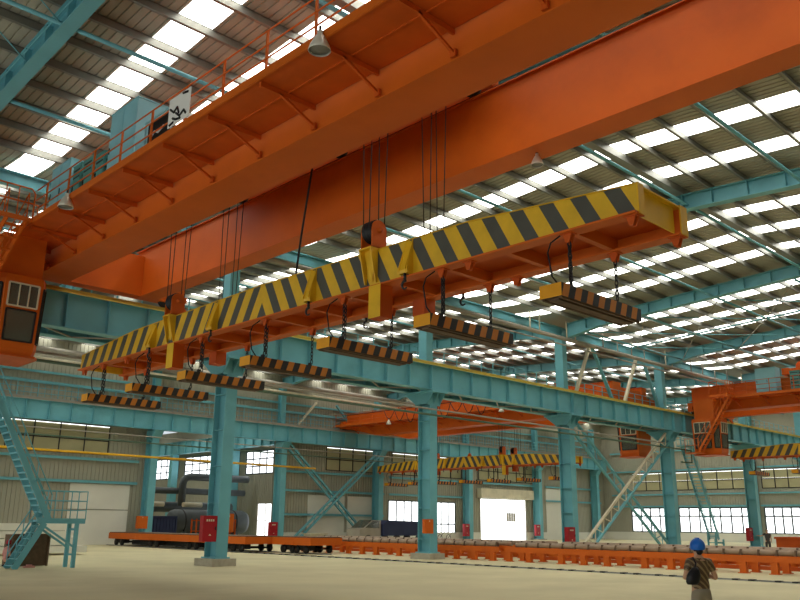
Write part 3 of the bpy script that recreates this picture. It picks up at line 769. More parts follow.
def chain(b, x, y, z0, z1):
    n = max(2, round((z0-z1)/.105)); st = (z0-z1)/n
    for k in range(n):
        zc = z0-st*(k+.5); a, h = .032, st*.66
        pts = []
        for i in range(10):
            t = 2*PI*i/10; u, w = a*math.cos(t), h*math.sin(t)
            pts.append((x+u, y, zc+w) if k % 2 else (x, y+u, zc+w))
        b.tube(pts, .0135, 5, closed=True)
def make_magnet(y, label):
    y += .08; root = empty('lifting_magnet', (13.3, y, 5.71))
    X0, X1 = 11.9, 14.65; w = .24; Z = -.14
    b = MB(); b.boxm(X0, X1, y-w, y+w, 5.75, 6.0, (2, 0, 0, 0, 1, 1)); b.box(X0+.1, X1-.1, y-.1, y+.1, 5.71, 5.75, 2); b.box(X0+.04, X1-.04, y-w+.03, y-w+.08, 5.72, 5.75, 2); b.box(X0+.04, X1-.04, y+w-.08, y+w-.03, 5.72, 5.75, 2)
    b.build('magnet_body', ['haz_mag', 'amber', 'brownsteel'], root)
    for x in (12.45, 14.05):
        q = MB(); q.prism([(y-.09, 6.0), (y+.09, 6.0), (y+.04, 6.12), (y-.04, 6.12)], 0, x-.02, x+.02); q.build('shackle', 'dark', root)
        q = MB(); chain(q, x, y-.08, 6.94, 6.09); 
        if x < 13: chain(q, x+.09, y-.03, 6.94, 6.06)
        q.build('chain', 'dark', root)
    q = MB(); pts = [(12.35, y+.05, 7.05), (12.2, y+.16, 6.9), (12.15, y+.2, 6.7), (12.2, y+.16, 6.25), (12.32, y+.05, 6.01)]
    q.tube(pts, .017, 6); q.build('power_cable', 'blackpaint', root)
    return tag(root, label, 'magnet', 'magnets under a lifting beam')

ident = lambda p: p
crane1 = make_crane(ident, "big orange double-girder crane overhead filling the top of the picture")
trolley1 = make_trolley("orange hoist trolley standing on the big overhead crane")
beam1 = make_spreader("large yellow and grey striped lifting beam hanging in the middle")
mags = []
MN = ["rightmost and nearest", "second from right", "third from right", "middle one of seven", "third from left", "second from left", "leftmost and farthest"]
for k in range(7): mags.append(make_magnet(8.29+3.24*k, f"orange and black striped bar magnet under the big lifting beam, {MN[k]}"))
ropes = []
def rope(x, y, z0, z1, label, r=.0145, dx=0, dy=0):
    b = MB(); b.tube([(x, y, z0), (x+dx, y+dy, z1)], r, 6)
    o = b.build('hoist_rope', 'rope'); ropes.append(tag(o, label, 'rope', 'hoist ropes of the lifting beams')); return o
RN = ['leftmost', 'second from left', 'third from left', 'rightmost']
for y, yn in ((13.75, 'right'), (23.05, 'left')):
    for x, xn in ((12.45, 'front'), (14.05, 'rear')):
        for i, (dx, dy) in enumerate(((-.24, .1), (-.24, -.1), (.24, .1), (.24, -.1))):
            rope(x+dx, y+dy-(.45 if x > 13 else 0), 8.5 if abs(y-18.2) < 4.6 else 8.45, 12.97, f"{RN[i]} rope at the {yn} {xn} sheave of the big lifting beam", dx=.05 if dx > 0 else -.02, dy=dy*.9)
b = MB(); b.tube([(13.25, YC-.3, 8.1), (13.2, YC-.6, 9.6), (13.1, YC-1.1, 11.4), (13.1, YC-1.2, 13.0)], .03, 8)
cable1 = tag(b.build('power_cable', 'blackpaint'), "single dark power cable hanging down to the chevron of the big lifting beam", 'cable')

# things carried on the crane footwalk
def cabinet(x0, x1, y0, y1, z0, z1, m, label, doors=1, vents=False):
    root = empty('electrical_cabinet', ((x0+x1)/2, (y0+y1)/2, z0))
    b = MB(); b.box(x0, x1, y0, y1, z0+.06, z1); b.box(x0-.02, x1+.02, y0-.02, y1+.02, z1, z1+.03); b.box(x0+.05, x1-.05, y0+.05, y1-.05, z0, z0+.06); b.build('housing', m, root)
    for k in range(doors):
        a = y0+(y1-y0)*k/doors; c = y0+(y1-y0)*(k+1)/doors
        q = MB(); q.box(x0-.015, x0, a+.03, c-.03, z0+.12, z1-.05); dd = q.build('door', m, root)
        q = MB(); q.box(x0-.04, x0-.015, c-.12, c-.09, (z0+z1)/2-.1, (z0+z1)/2+.1); q.build('handle', 'dark', dd)
    if vents:
        q = MB(); z = z0+.15
        while z < z1-.15: q.box(x0-.02, x0, y0+.06, y1-.06, z, z+.06); q.box(x0+.06, x1-.06, y0-.02, y0, z, z+.06); z += .24
        q.build('louvre', 'dark', root)
    return tag(root, label, 'cabinet', 'cabinets on the crane footwalks')
FW = 11.34
cabs = [cabinet(9.62, 10.55, 21.0, 22.7, FW, 13.8, 'cabblue', "tall pale blue cabinet on the big crane's footwalk, tallest of the row", 2),
        cabinet(9.65, 10.4, 23.0, 23.6, FW, 12.75, 'cabgreen', "green louvred box on the big crane's footwalk left of the tall blue cabinet", 1, True),
        cabinet(9.65, 10.4, 23.85, 24.5, FW, 12.85, 'cabgreen', "green louvred box on the big crane's footwalk, middle of three", 1, True),
        cabinet(9.65, 10.4, 24.7, 25.3, FW, 12.9, 'cabgreen', "green louvred box on the big crane's footwalk next to the leftmost blue cabinet", 1, True),
        cabinet(9.6, 10.5, 25.5, 27.0, FW, 13.3, 'cabblue', "pale blue cabinet at the left end of the big crane's footwalk", 2),
        cabinet(9.55, 9.95, 20.2, 20.75, FW, 12.1, 'cabblue', "small pale blue box on the big crane's footwalk right of the tall cabinet")]
b = MB(); b.box(9.09, 9.11, 16.95, 18.0, 11.5, 12.3); sign = b.build('warning_sign', 'white')
q = MB()
for pts in ([(17.9, 12.0), (17.7, 11.85), (17.55, 11.95), (17.45, 11.75)], [(17.6, 11.8), (17.4, 11.65), (17.2, 11.75), (17.1, 11.62)], [(17.3, 12.25), (17.05, 12.2)], [(17.9, 11.55), (17.7, 11.58)], [(17.75, 11.7), (17.6, 11.62), (17.35, 11.58)]):
    q.tube([(9.085, y, z) for y, z in pts], .035, 5)
q.build('marking', 'blackpaint', sign)
tag(sign, "white square sign with black marks fixed to the big crane's handrail", 'sign')
root = empty('switch_frame', (9.4, 19.0, FW)); b = MB()
for y in (18.25, 19.7): b.box(9.3, 9.34, y-.03, y+.03, FW, 12.35)
for z in (11.6, 12.33): b.box(9.3, 9.34, 18.22, 19.73, z, z+.04)
b.build('frame', 'cabblue', root); b = MB(); b.box(9.345, 9.5, 18.35, 19.6, 11.66, 12.28); b.build('switch_panel', 'blackpaint', root)
b = MB(); b.tube([(9.335, 19.4, 11.8), (9.335, 19.2, 11.95), (9.335, 19.0, 11.85), (9.335, 18.7, 11.95)], .03, 5); b.build('marking', 'white', root)
tag(root, "black panel in a pale frame on the footwalk beside the white sign", 'panel')
def lamp(x, y, z, label, s=1.0):
    root = empty('work_lamp', (x, y, z-.45*s))
    b = MB(); b.lathe((x, y, z-.45*s), [(.225*s, 0), (.235*s, .01), (.20*s, .12*s), (.10*s, .33*s), (.06*s, .36*s), (.06*s, .45*s), (0, .45*s)], 20); b.build('lamp_shade', 'lampwhite', root)
    b = MB(); b.lathe((x, y, z-.42*s), [(0, 0), (.21*s, 0), (.21*s, .01), (0, .01)], 20); b.build('lamp_glass', 'galv', root)
    b = MB(); b.tube([(x, y, z-.02), (x, y, z+.12)], .03, 8); b.build('lamp_stem', 'dark', root)
    return tag(root, label, 'lamp', 'cone lamps under the cranes')
lamps = [lamp(9.04, 11.72, 11.42, "pale cone lamp under the big crane's footwalk at the top centre"), lamp(9.04, 24.0, 11.45, "pale cone lamp under the big crane's footwalk near its left end"),
         lamp(15.3, 11.0, 10.58, "pale cone lamp under the big crane's rear girder above the lifting beam", .68)]

# ---- the second crane in the same aisle
D2 = (52.5, 0, 0)
def relabel(o, lab): o['label'] = lab; return o
relabel(copy_tree(crane1, D2), "far orange crane at the right edge with its cab beside the runway")
relabel(copy_tree(trolley1, D2), "hoist trolley on the far crane at the right edge")
B2 = (53.6, 0, 0)
relabel(copy_tree(beam1, B2), "far yellow and grey striped lifting beam at the right edge")
for k in (6, 5): relabel(copy_tree(mags[k], B2), f"small striped bar magnet under the far lifting beam at the right edge, {['leftmost', 'second from left'][6-k]}")
relabel(copy_tree(cabs[0], (52.5, -1.6, 0)), "tall pale blue cabinet on the far crane at the right edge")
relabel(copy_tree(cabs[4], (52.5, -1.6, 0)), "left pale blue cabinet on the far crane at the right edge")
relabel(copy_tree(cabs[2], (52.5, -1.6, 0)), "green louvred box between the cabinets on the far crane at the right edge")
relabel(copy_tree(lamps[1], (52.5, -6.0, 0)), "white cone lamp under the far crane's footwalk at the right edge")
for r in ropes[8:]: relabel(copy_tree(r, B2), r['label'].replace('big lifting beam', 'far right-edge lifting beam'))
# ---- the crane of the second aisle
D3 = 42.4
crane3 = make_crane(lambda p: (p[0]+D3, 63.4-p[1], p[2]), "orange crane in the second aisle seen under the middle girder", cab=(6.7, 0.3, -.1), festoon=True, wz=-.55, zt=12.1, belly=.75)
relabel(copy_tree(trolley1, (D3, 29, -.5)), "hoist trolley on the crane of the second aisle")
B3 = (44.4, 31.9, -.42)
relabel(copy_tree(beam1, B3), "yellow and grey striped lifting beam in the second aisle behind the middle columns")
for k in range(7): relabel(copy_tree(mags[k], B3), f"small striped bar magnet under the second aisle's lifting beam, {MN[k].replace(' and nearest', '').replace(' and farthest', '')}")
for r in ropes: relabel(copy_tree(r, (B3[0], B3[1], -.5)), r['label'].replace('big lifting beam', "second aisle's lifting beam"))
for y, nm in ((54.6, 'left'), (41.6, 'right')): relabel(copy_tree(lamps[0], (D3, y-12.0, -.55)), f"small white cone lamp under the second aisle's crane, the {nm} one")

# ------------------------------------------------------------------ stairs
def stair(name, label, flights, y, w, landing=None, legs=(), mt='teal', post_h=1.0):
    root = empty(name, (flights[0][0][0], y, 0))
    for (p, q) in flights:
        f = MB(); A = Vector((p[0], y, p[1])); B_ = Vector((q[0], y, q[1]))
        for dy in (-w/2, w/2): f.bar(A+Vector((0, dy, 0)), B_+Vector((0, dy, 0)), .045, .24)
        f.build('stringer', mt, root)
        n = max(4, round(abs(B_.z-A.z)/.24)); t = MB()
        for k in range(n):
            c = A.lerp(B_, (k+.5)/n); t.box(c.x-.12, c.x+.12, y-w/2+.03, y+w/2-.03, c.z-.012, c.z+.02); t.box(c.x+(.1 if B_.x > A.x else -.13), c.x+(.13 if B_.x > A.x else -.1), y-w/2+.03, y+w/2-.03, c.z-.05, c.z+.02)
        t.build('tread', mt, root)
        r = MB()
        for dy in (-w/2, w/2):
            for hh in (.5, 1.0): r.tube([A+Vector((0, dy, hh)), B_+Vector((0, dy, hh))], .022, 6)
            m_ = max(2, round((B_-A).length/1.3))
            for k in range(m_+1): c = A.lerp(B_, k/m_); r.tube([c+Vector((0, dy, 0)), c+Vector((0, dy, 1))], .022, 6)
        r.build('handrail', mt, root)
    if landing:
        x0, x1, z = landing
        b = MB(); b.box(x0, x1, y-w/2, y+w/2, z-.08, z); b.box(x0, x1, y-w/2-.02, y-w/2, z-.14, z+.06); b.box(x1-.02, x1, y-w/2, y+w/2, z-.14, z+.06); b.build('landing', mt, root)
        b = MB()
        for dy in (-w/2, w/2):
            for hh in (.37, .73, 1.1): b.tube([(x0, y+dy, z+hh), (x1, y+dy, z+hh)], .02, 6)
            for k in range(4): x = x0+(x1-x0)*k/3; b.tube([(x, y+dy, z), (x, y+dy, z+1.1)], .022, 6)
        for hh in (.37, .73, 1.1): b.tube([(x1, y-w/2, z+hh), (x1, y+w/2, z+hh)], .02, 6)
        b.build('landing_rail', mt, root)
    for (x, z) in legs:
        b = MB()
        for dy in (-w/2+.05, w/2-.05): b.box(x-.07, x+.07, y+dy-.06, y+dy+.06, 0, z)
        b.box(x-.03, x+.03, y-w/2, y+w/2, .45, .52); b.box(x-.03, x+.03, y-w/2, y+w/2, z-.35, z-.27); b.build('leg', mt, root)
    if landing and legs:
        x0, x1, z = landing; xl = legs[0][0]
        for dy in (-w/2+.05, w/2-.05): b = MB(); b.bar((x0+.1, y+dy, z-.1), (xl, y+dy, .75), .07, .07); b.build('knee_strut', mt, root)
    return tag(root, label, 'stair')
stair('steel_stair', "teal steel stair with landing at the left edge", [((12.2, .0), (13.15, 1.68)), ((13.32, 1.74), (8.68, 10.25))], 33.5, .8, (12.85, 14.75, 1.8), [(14.45, 1.75)])
stair('steel_stair', "small green steel stair standing before the bright end windows", [((69.4, .75), (65.6, 8.3))], 33.2, .8, None, [(69.0, 1.3), (70.3, .75)], mt='teal')
b = MB(); b.box(65.0, 66.4, 32.7, 33.7, 8.2, 8.28)
for x in (65.0, 65.7, 66.4):
    b.tube([(x, 32.7, 8.2), (x, 32.7, 9.4)], .025, 6); b.tube([(x, 33.7, 8.2), (x, 33.7, 9.4)], .025, 6)
for z in (8.8, 9.4): b.tube([(65, 32.7, z), (66.4, 32.7, z)], .022, 6); b.tube([(65, 33.7, z), (66.4, 33.7, z)], .022, 6)
tag(b.build('stair_platform', 'teal'), "teal railed platform at the top of the small far stair", 'platform')

# ------------------------------------------------------------------ boxes on columns
def hydrant(x, y, z, label, w=.62, h=1.05, face=-1, d=.28):
    root = empty('hydrant_cabinet', (x, y, z))
    b = MB(); b.box(x-w/2, x+w/2, y-d, y, z, z+h); b.build('case', 'red', root)
    q = MB(); q.box(x-w/2+.04, x+w/2-.04, y-d-.015, y-d, z+.04, z+h-.04); dd = q.build('door', 'red', root)
    q = MB()
    for k in range(4): q.box(x-.2+.1*k, x-.13+.1*k, y-d-.02, y-d-.015, z+h*.78, z+h*.86)
    q.add([(x, y-d-.02, z+h*.3), (x+.07, y-d-.02, z+h*.24), (x-.07, y-d-.02, z+h*.24)], [(0, 1, 2)]); q.build('marking', 'cream', dd)
    q = MB(); q.box(x+w/2-.1, x+w/2-.07, y-d-.05, y-d-.015, z+h*.45, z+h*.58); q.build('handle', 'dark', dd)
    return tag(root, label, 'cabinet', 'red hydrant cabinets on the columns')
hydrant(GR[0]-.62, VM-.15, .98, "red hydrant cabinet on the nearest middle column's left side", w=.66, h=1.05)
hydrant(GR[2]-.62, VM-.25, .62, "red hydrant cabinet at the third middle column", w=.78, h=1.05)
hydrant(GR[4]-.9, VM+.3, .62, "red hydrant cabinet at the middle column in front of the far stair windows", w=.8, h=1.1)
for x, nm in ((GF[2]-.85, "at the far-wall column right of the opening"), (GF[4]-.85, "at the far-wall column left of the bright doorway"), (GF[5]-.85, "at the far-wall column right of the bright doorway")):
    hydrant(x, VF-.3, .5, f"red hydrant cabinet {nm}", w=.85, h=1.3)
def obox(x, y, z, w, h, label):
    root = empty('junction_box', (x, y, z))
    b = MB(); b.box(x-w/2, x+w/2, y-.2, y, z, z+h); b.build('case', 'orange', root)
    q = MB(); q.box(x-w/2+.03, x+w/2-.03, y-.215, y-.2, z+.03, z+h-.03); dd = q.build('door', 'amber' if False else 'orange', root)
    q = MB(); q.box(x-.02, x+.02, y-.24, y-.215, z+h-.14, z+h-.06); q.build('latch', 'cream', dd)
    return tag(root, label, 'box', 'orange boxes on the columns')
obox(GR[1]-.42, VM-.33, 1.3, .62, .72, "orange box on the second middle column")
obox(GR[0]+.62, VM+.3, 1.35, .5, .78, "orange box on the right side of the nearest middle column")
obox(GF[1]-.62, VF-.4, 1.2, .9, .95, "orange box on the far-wall column left of the opening")

# ------------------------------------------------------------------ rails, roller tables, transfer cars
def floor_rail(x, label, clips=True, ya=6):
    root = empty('floor_rail', (x, 33, 0)); b = MB()
    b.box(x-.035, x+.035, ya, 62, .0, .05); b.box(x-.16, x+.16, ya, 62, .0, .012); b.build('rail_bar', 'galv', root)
    y = 7.0; q0 = None
    while y < 43 and clips:
        for dy in (0, .57):
            if q0 is None:
                q = MB(); q.box(x-.14, x+.14, y-.09, y+.09, .012, .06); q0 = q.build('rail_clip', 'dark', root); y0_ = y
            else:
                c = q0.copy(); COL.objects.link(c); c.location = (0, y+dy-y0_, 0)
        y += 1.47
    return tag(root, label, 'rail')
floor_rail(29.5, "floor rail with pairs of dark clips, nearest the camera, running across the hall")
floor_rail(31.6, "second floor rail behind the clipped one, under the transfer cars", False, 38)
def roller_table(x, y0, y1, label):
    root = empty('roller_table', (x, (y0+y1)/2, 0))
    b = MB()
    for dx in (-.02, 1.1): b.box(x+dx-.06, x+dx+.08, y0, y1, .44, .70)
    k = 0; y = y0+.6
    while y < y1: b.box(x+.08, x+1.04, y-.06, y+.06, .46, .56); y += 2.4
    b.build('frame', 'orange', root)
    y = y0+.35; first = None; k = 0
    while y < y1-.2:
        for dx in (-.02, 1.1):
            if first is None:
                q = MB(); q.box(x+dx-.09, x+dx+.11, y-.14, y+.14, .03, .44); q.box(x+dx-.14, x+dx+.16, y-.2, y+.2, 0, .03); first = q.build('leg', 'orange', root); fy, fdx = y, dx
            else:
                c = first.copy(); COL.objects.link(c); c.location = (dx-fdx, y-fy, 0)
        k += 1; y += 1.25 if k % 3 else 1.9
    y = y0+.1; first = None; fd = None
    while y < y1-.7:
        if first is None:
            q = MB(); q.tube([(x+.03, y+.05, .80), (x+.03, y+.67, .80)], .105, 14); first = q.build('roller', 'roller', root); fy = y
            q = MB(); q.prism([(x-.1, .70), (x+.16, .70), (x+.12, .9), (x-.02, .93)], 1, y-.03, y+.05); fd = q.build('bearing', 'brownsteel', root)
        else:
            for s in (first, fd):
                c = s.copy(); COL.objects.link(c); c.location = (0, y-fy, 0)
        y += .72
    b = MB(); b.box(x+1.06, x+1.12, y0+.2, y1-.2, .1, .26); b.build('tie_beam', 'redorange', root)
    b = MB(); b.tube([(x+1.15, y0, .82), (x+1.15, y1, .82)], .1, 12); b.build('rear_shaft', 'roller', root)
    return tag(root, label, 'roller table', 'orange roller tables')
roller_table(34.25, 8.0, 27.4, "long orange roller table in front, behind the person in the blue helmet")
roller_table(34.25, 27.9, 46.0, "long orange roller table in front, passing behind the second middle column")
roller_table(38.2, 8.0, 27.4, "rear orange roller table seen behind the right front one")
roller_table(38.2, 27.9, 48, "rear orange roller table seen behind the left front one")
def car(x0, x1, y0, y1, label, zt=.92, zb=.5):
    root = empty('transfer_car', ((x0+x1)/2, (y0+y1)/2, 0))
    b = MB(); b.box(x0, x0+.2, y0, y1, zb, zt); b.box(x1-.2, x1, y0, y1, zb, zt); b.box(x0+.2, x1-.2, y0, y0+.2, zb, zt); b.box(x0+.2, x1-.2, y1-.2, y1, zb, zt)
    y = y0+1.6
    while y < y1-1: b.box(x0+.2, x1-.2, y-.08, y+.08, zb+.05, zt-.02); b.box(x0-.015, x0, y-.03, y+.03, zb, zt); y += 2.4
    b.build('chassis', 'orange', root)
    b = MB(); b.box(x0+.05, x1-.05, y0+.05, y1-.05, zt, zt+.05); b.build('deck', 'brownsteel', root)
    n = max(2, round((y1-y0)/4))
    for k in range(n):
        y = y0+1.2+(y1-y0-2.4)*k/(n-1)
        b = MB(); b.box(x0+.35, x0+.75, y-.7, y+.7, .2, zb); b.tube([(x0+.2, y-.45, .28), (x1-.2, y-.45, .28)], .05, 8); b.tube([(x0+.2, y+.45, .28), (x1-.2, y+.45, .28)], .05, 8)
        bg_ = b.build('bogie', 'dark', root)
        for x in (x0+.3, x1-.35):
            for dy in (-.45, .45): q = MB(); q.lathe((x, y+dy, .28), [(0, -.06), (.25, -.06), (.25, .06), (0, .06)], 16, 0); q.build('wheel', 'dark', bg_)
    b = MB(); b.box(x0+.9, x1-.9, y0+2, y1-2, .14, .42); b.build('drive_box', 'dark', root)
    return tag(root, label, 'car')
car(29.2, 31.9, 43.2, 61.2, "long orange flat transfer car on the left in front of the opening")
car(31.0, 33.4, 39.2, 42.9, "short orange transfer car between the long one and the roller table")

# ------------------------------------------------------------------ things on the floor around the hall
# dark box under the left stair
root = empty('steel_bin', (13.4, 35.4, 0)); b = MB(); b.box(12.75, 14.15, 35.0, 35.9, .02, 1.22); b.build('shell', 'brownsteel', root)
b = MB(); b.box(12.7, 14.2, 34.95, 35.0, 1.15, 1.25); b.box(12.7, 12.77, 34.94, 35.0, .0, 1.2); b.box(14.12, 14.2, 34.94, 35.0, 0, 1.2); b.build('rim', 'brownsteel', root)
tag(root, "dark brown steel box standing behind the left stair", 'box')
b = MB(); b.box(12.9, 13.3, 33.9, 34.1, 0, .07); b.box(13.0, 13.2, 33.95, 34.05, .07, .12); tag(b.build('brick', 'pink'), "small reddish block on the floor under the left stair", 'block')
root = empty('panel_stack', (16, 46, 0)); 
for k in range(4): b = MB(); b.box(12.5+.05*k, 20.4-.3*k, 45.2, 47.4, .12+.38*k, .12+.38*k+.34); b.build('panel', 'whitewall', root)
b = MB()
for x in (13.2, 15, 17): b.box(x, x+.15, 45.3, 47.3, 0, .12)
b.build('skid', 'brownsteel', root); tag(root, "low white stack of panels beyond the left stair", 'stack')
# truck with dark load at the far wall
root = empty('flatbed_truck', (53.5, 57.5, 0))
b = MB(); b.prism([(49.9, .55), (52.4, .55), (52.4, 2.05), (51.4, 2.05), (50.4, 1.35), (49.9, 1.25)], 1, 56.2, 58); b.build('cab', 'greypipe', root)
b = MB(); b.prism([(50.55, 1.4), (51.4, 1.98), (52.2, 1.98), (52.2, 1.35)], 1, 56.17, 56.2); b.prism([(50.42, 1.4), (51.38, 2.06), (51.36, 2.08), (50.38, 1.42)], 1, 56.3, 57.9); b.build('glass', 'glass', root)
b = MB(); b.prism([(52.6, .7), (58.6, .7), (58.6, 1.7), (58.2, 1.95), (53.2, 2.05), (52.6, 1.7)], 1, 56.1, 58.1); b.build('covered_load', 'navy', root)
for x in (50.9, 54.5, 57.4):
    b = MB(); b.lathe((x, 56.3, .4), [(0, -.1), (.4, -.1), (.4, .1), (0, .1)], 18, 1); b.lathe((x, 57.9, .4), [(0, -.1), (.4, -.1), (.4, .1), (0, .1)], 18, 1); b.build('wheel', 'dark', root)
tag(root, "small grey truck with dark covered load before the far wall window", 'truck')
b = MB()
for k in range(3):
    cx = 63.5+1.3*k
    b.tube([(cx+.33*math.cos(t), 60.5, .38+.33*math.sin(t)) for t in [i*2*PI/16 for i in range(16)]], .03, 5, closed=True)
    b.tube([(cx, 60.5, .4), (cx+.6, 60.5, .95), (cx+1.2, 60.5, .85)], .025, 5)
tag(b.build('parked_bicycles', 'dark'), "thin dark bicycles parked before the far wall left of the red cabinet", 'bicycle')
b = MB(); b.box(47.6, 49.4, 60.2, 61.2, 0, .75); b.box(47.5, 49.5, 60.1, 61.3, .75, .85); tag(b.build('work_bench', 'cream'), "low cream bench at the foot of the far cross brace", 'bench')
# machinery in the annex
def hcyl(x0, x1, y, z, r): 
    b = MB(); pr = [(0, x0), (r*.6, x0+.05), (r*.9, x0+.25), (r, x0+.6), (r, x1-.6), (r*.9, x1-.25), (r*.6, x1-.05), (0, x1)]
    b.lathe((0, y, z), [(p[0], p[1]) for p in pr], 24, 0); return b
root = empty('storage_tank', (41.5, 70.5, 0)); hcyl(39.2, 47.6, 70.5, 1.75, 1.1).build('vessel', 'tank', root)
b = MB()
for x in (40.4, 43.2, 46): b.box(x-.15, x+.15, 69.5, 71.5, 0, .9); b.build
b.build('saddle', 'tank', root)
for x in (40.4, 43.2, 45.9): q = MB(); q.lathe((x, 70.5, 1.75), [(1.11, -.06), (1.14, -.06), (1.14, .06), (1.11, .06)], 24, 0); q.build('band', 'dark', root)
tag(root, "big dark horizontal tank behind the opening, right of the container", 'tank')
b = MB(); b.tube([(28, 74, 3.1), (48, 74, 3.1)], .5, 16); tag(b.build('duct', 'tank'), "long dark duct lying above the tank behind the opening", 'duct')
b = MB(); b.tube([(28, 73.2, 4.6), (49.0, 73.2, 4.6)], .3, 12); tag(b.build('duct', 'tank'), "middle dark duct behind the opening", 'duct')
b = MB(); b.tube([(41.6, 72.6, 3.2), (41.6, 72.6, 5.2), (41.7, 72.6, 5.6), (42.0, 72.6, 5.85), (42.4, 72.6, 5.95), (49, 72.6, 5.95)], .35, 12); tag(b.build('duct', 'tank'), "dark elbow duct rising and turning right behind the opening", 'duct')
b = MB(); b.tube([(30, 72, 7.4), (44.8, 72, 7.4), (46.3, 72, 6.3)], .07, 8); tag(b.build('pipe', 'greypipe'), "pale thin pipe with a bent right end behind the opening", 'pipe')
for x, nm in ((37.2, 'left'), (41.2, 'right')):
    b = MB(); b.tube([(x, 71.6, 3.3), (x+2.0, 71.6, 3.3)], .22, 12); tag(b.build('cable_drum', 'cream'), f"short cream cylinder on the dark duct behind the opening, the {nm} one", 'cylinder')
root = empty('shipping_container', (36.3, 67, 0)); b = MB(); ribbed(b, 35.2, 37.4, lambda a, o: ((a, 66-o, .15), (a, 66-o, 2.1)), pitch=.3, h=.06); b.box(35.2, 37.4, 66.05, 68.4, .15, 2.1); b.build('body', 'navy', root, recalc=False)
b = MB(); b.box(35.1, 37.5, 65.9, 66.0, 2.06, 2.2); b.box(35.1, 37.5, 65.9, 66.0, .0, .16); b.box(35.1, 35.22, 65.9, 66, .1, 2.1); b.box(37.38, 37.5, 65.9, 66, .1, 2.1); b.build('corner_frame', 'navy', root)
tag(root, "dark navy ribbed container behind the opening", 'container')
root = empty('pallet_rack', (41.5, 66.5, 0))
for x in (39.6, 41.6, 43.6): b = MB(); b.box(x-.06, x+.06, 66.2, 66.3, 0, 2.0); b.box(x-.06, x+.06, 67, 67.1, 0, 2.0); b.build('upright', 'redorange', root)
for z in (1.0, 1.9): b = MB(); b.box(39.6, 43.6, 66.2, 67.1, z-.08, z); b.build('shelf', 'redorange', root)
tag(root, "red metal rack in front of the dark tank behind the opening", 'rack')
b = MB(); b.box(64.0, 66.5, 20.0, 25.9, 0, .95); b.box(63.9, 66.6, 19.9, 26.0, .95, 1.1); tag(b.build('steel_skip', 'redorange'), "long low red-brown skip beside the standing man near the right edge", 'skip')

# ------------------------------------------------------------------ people
def skinned(name, verts, edges, radii, mt, parent, sub=2, root_i=0):
    org = wloc(parent); me = bpy.data.meshes.new(name)
    me.from_pydata([tuple(Vector(v)-org) for v in verts], edges, [])
    me.materials.append(M[mt]); o = bpy.data.objects.new(name, me); COL.objects.link(o); o.parent = parent
    md = o.modifiers.new('Skin', 'SKIN'); md.use_smooth_shade = True
    sv = me.skin_vertices[0].data if me.skin_vertices else None
    if sv is None:
        bm = bmesh.new(); bm.from_mesh(me); bm.verts.layers.skin.verify(); bm.to_mesh(me); bm.free(); sv = me.skin_vertices[0].data
    for i, r in enumerate(radii): sv[i].radius = r if isinstance(r, tuple) else (r, r); sv[i].use_root = (i == root_i)
    ss = o.modifiers.new('Subsurf', 'SUBSURF'); ss.levels = sub; ss.render_levels = sub
    return o

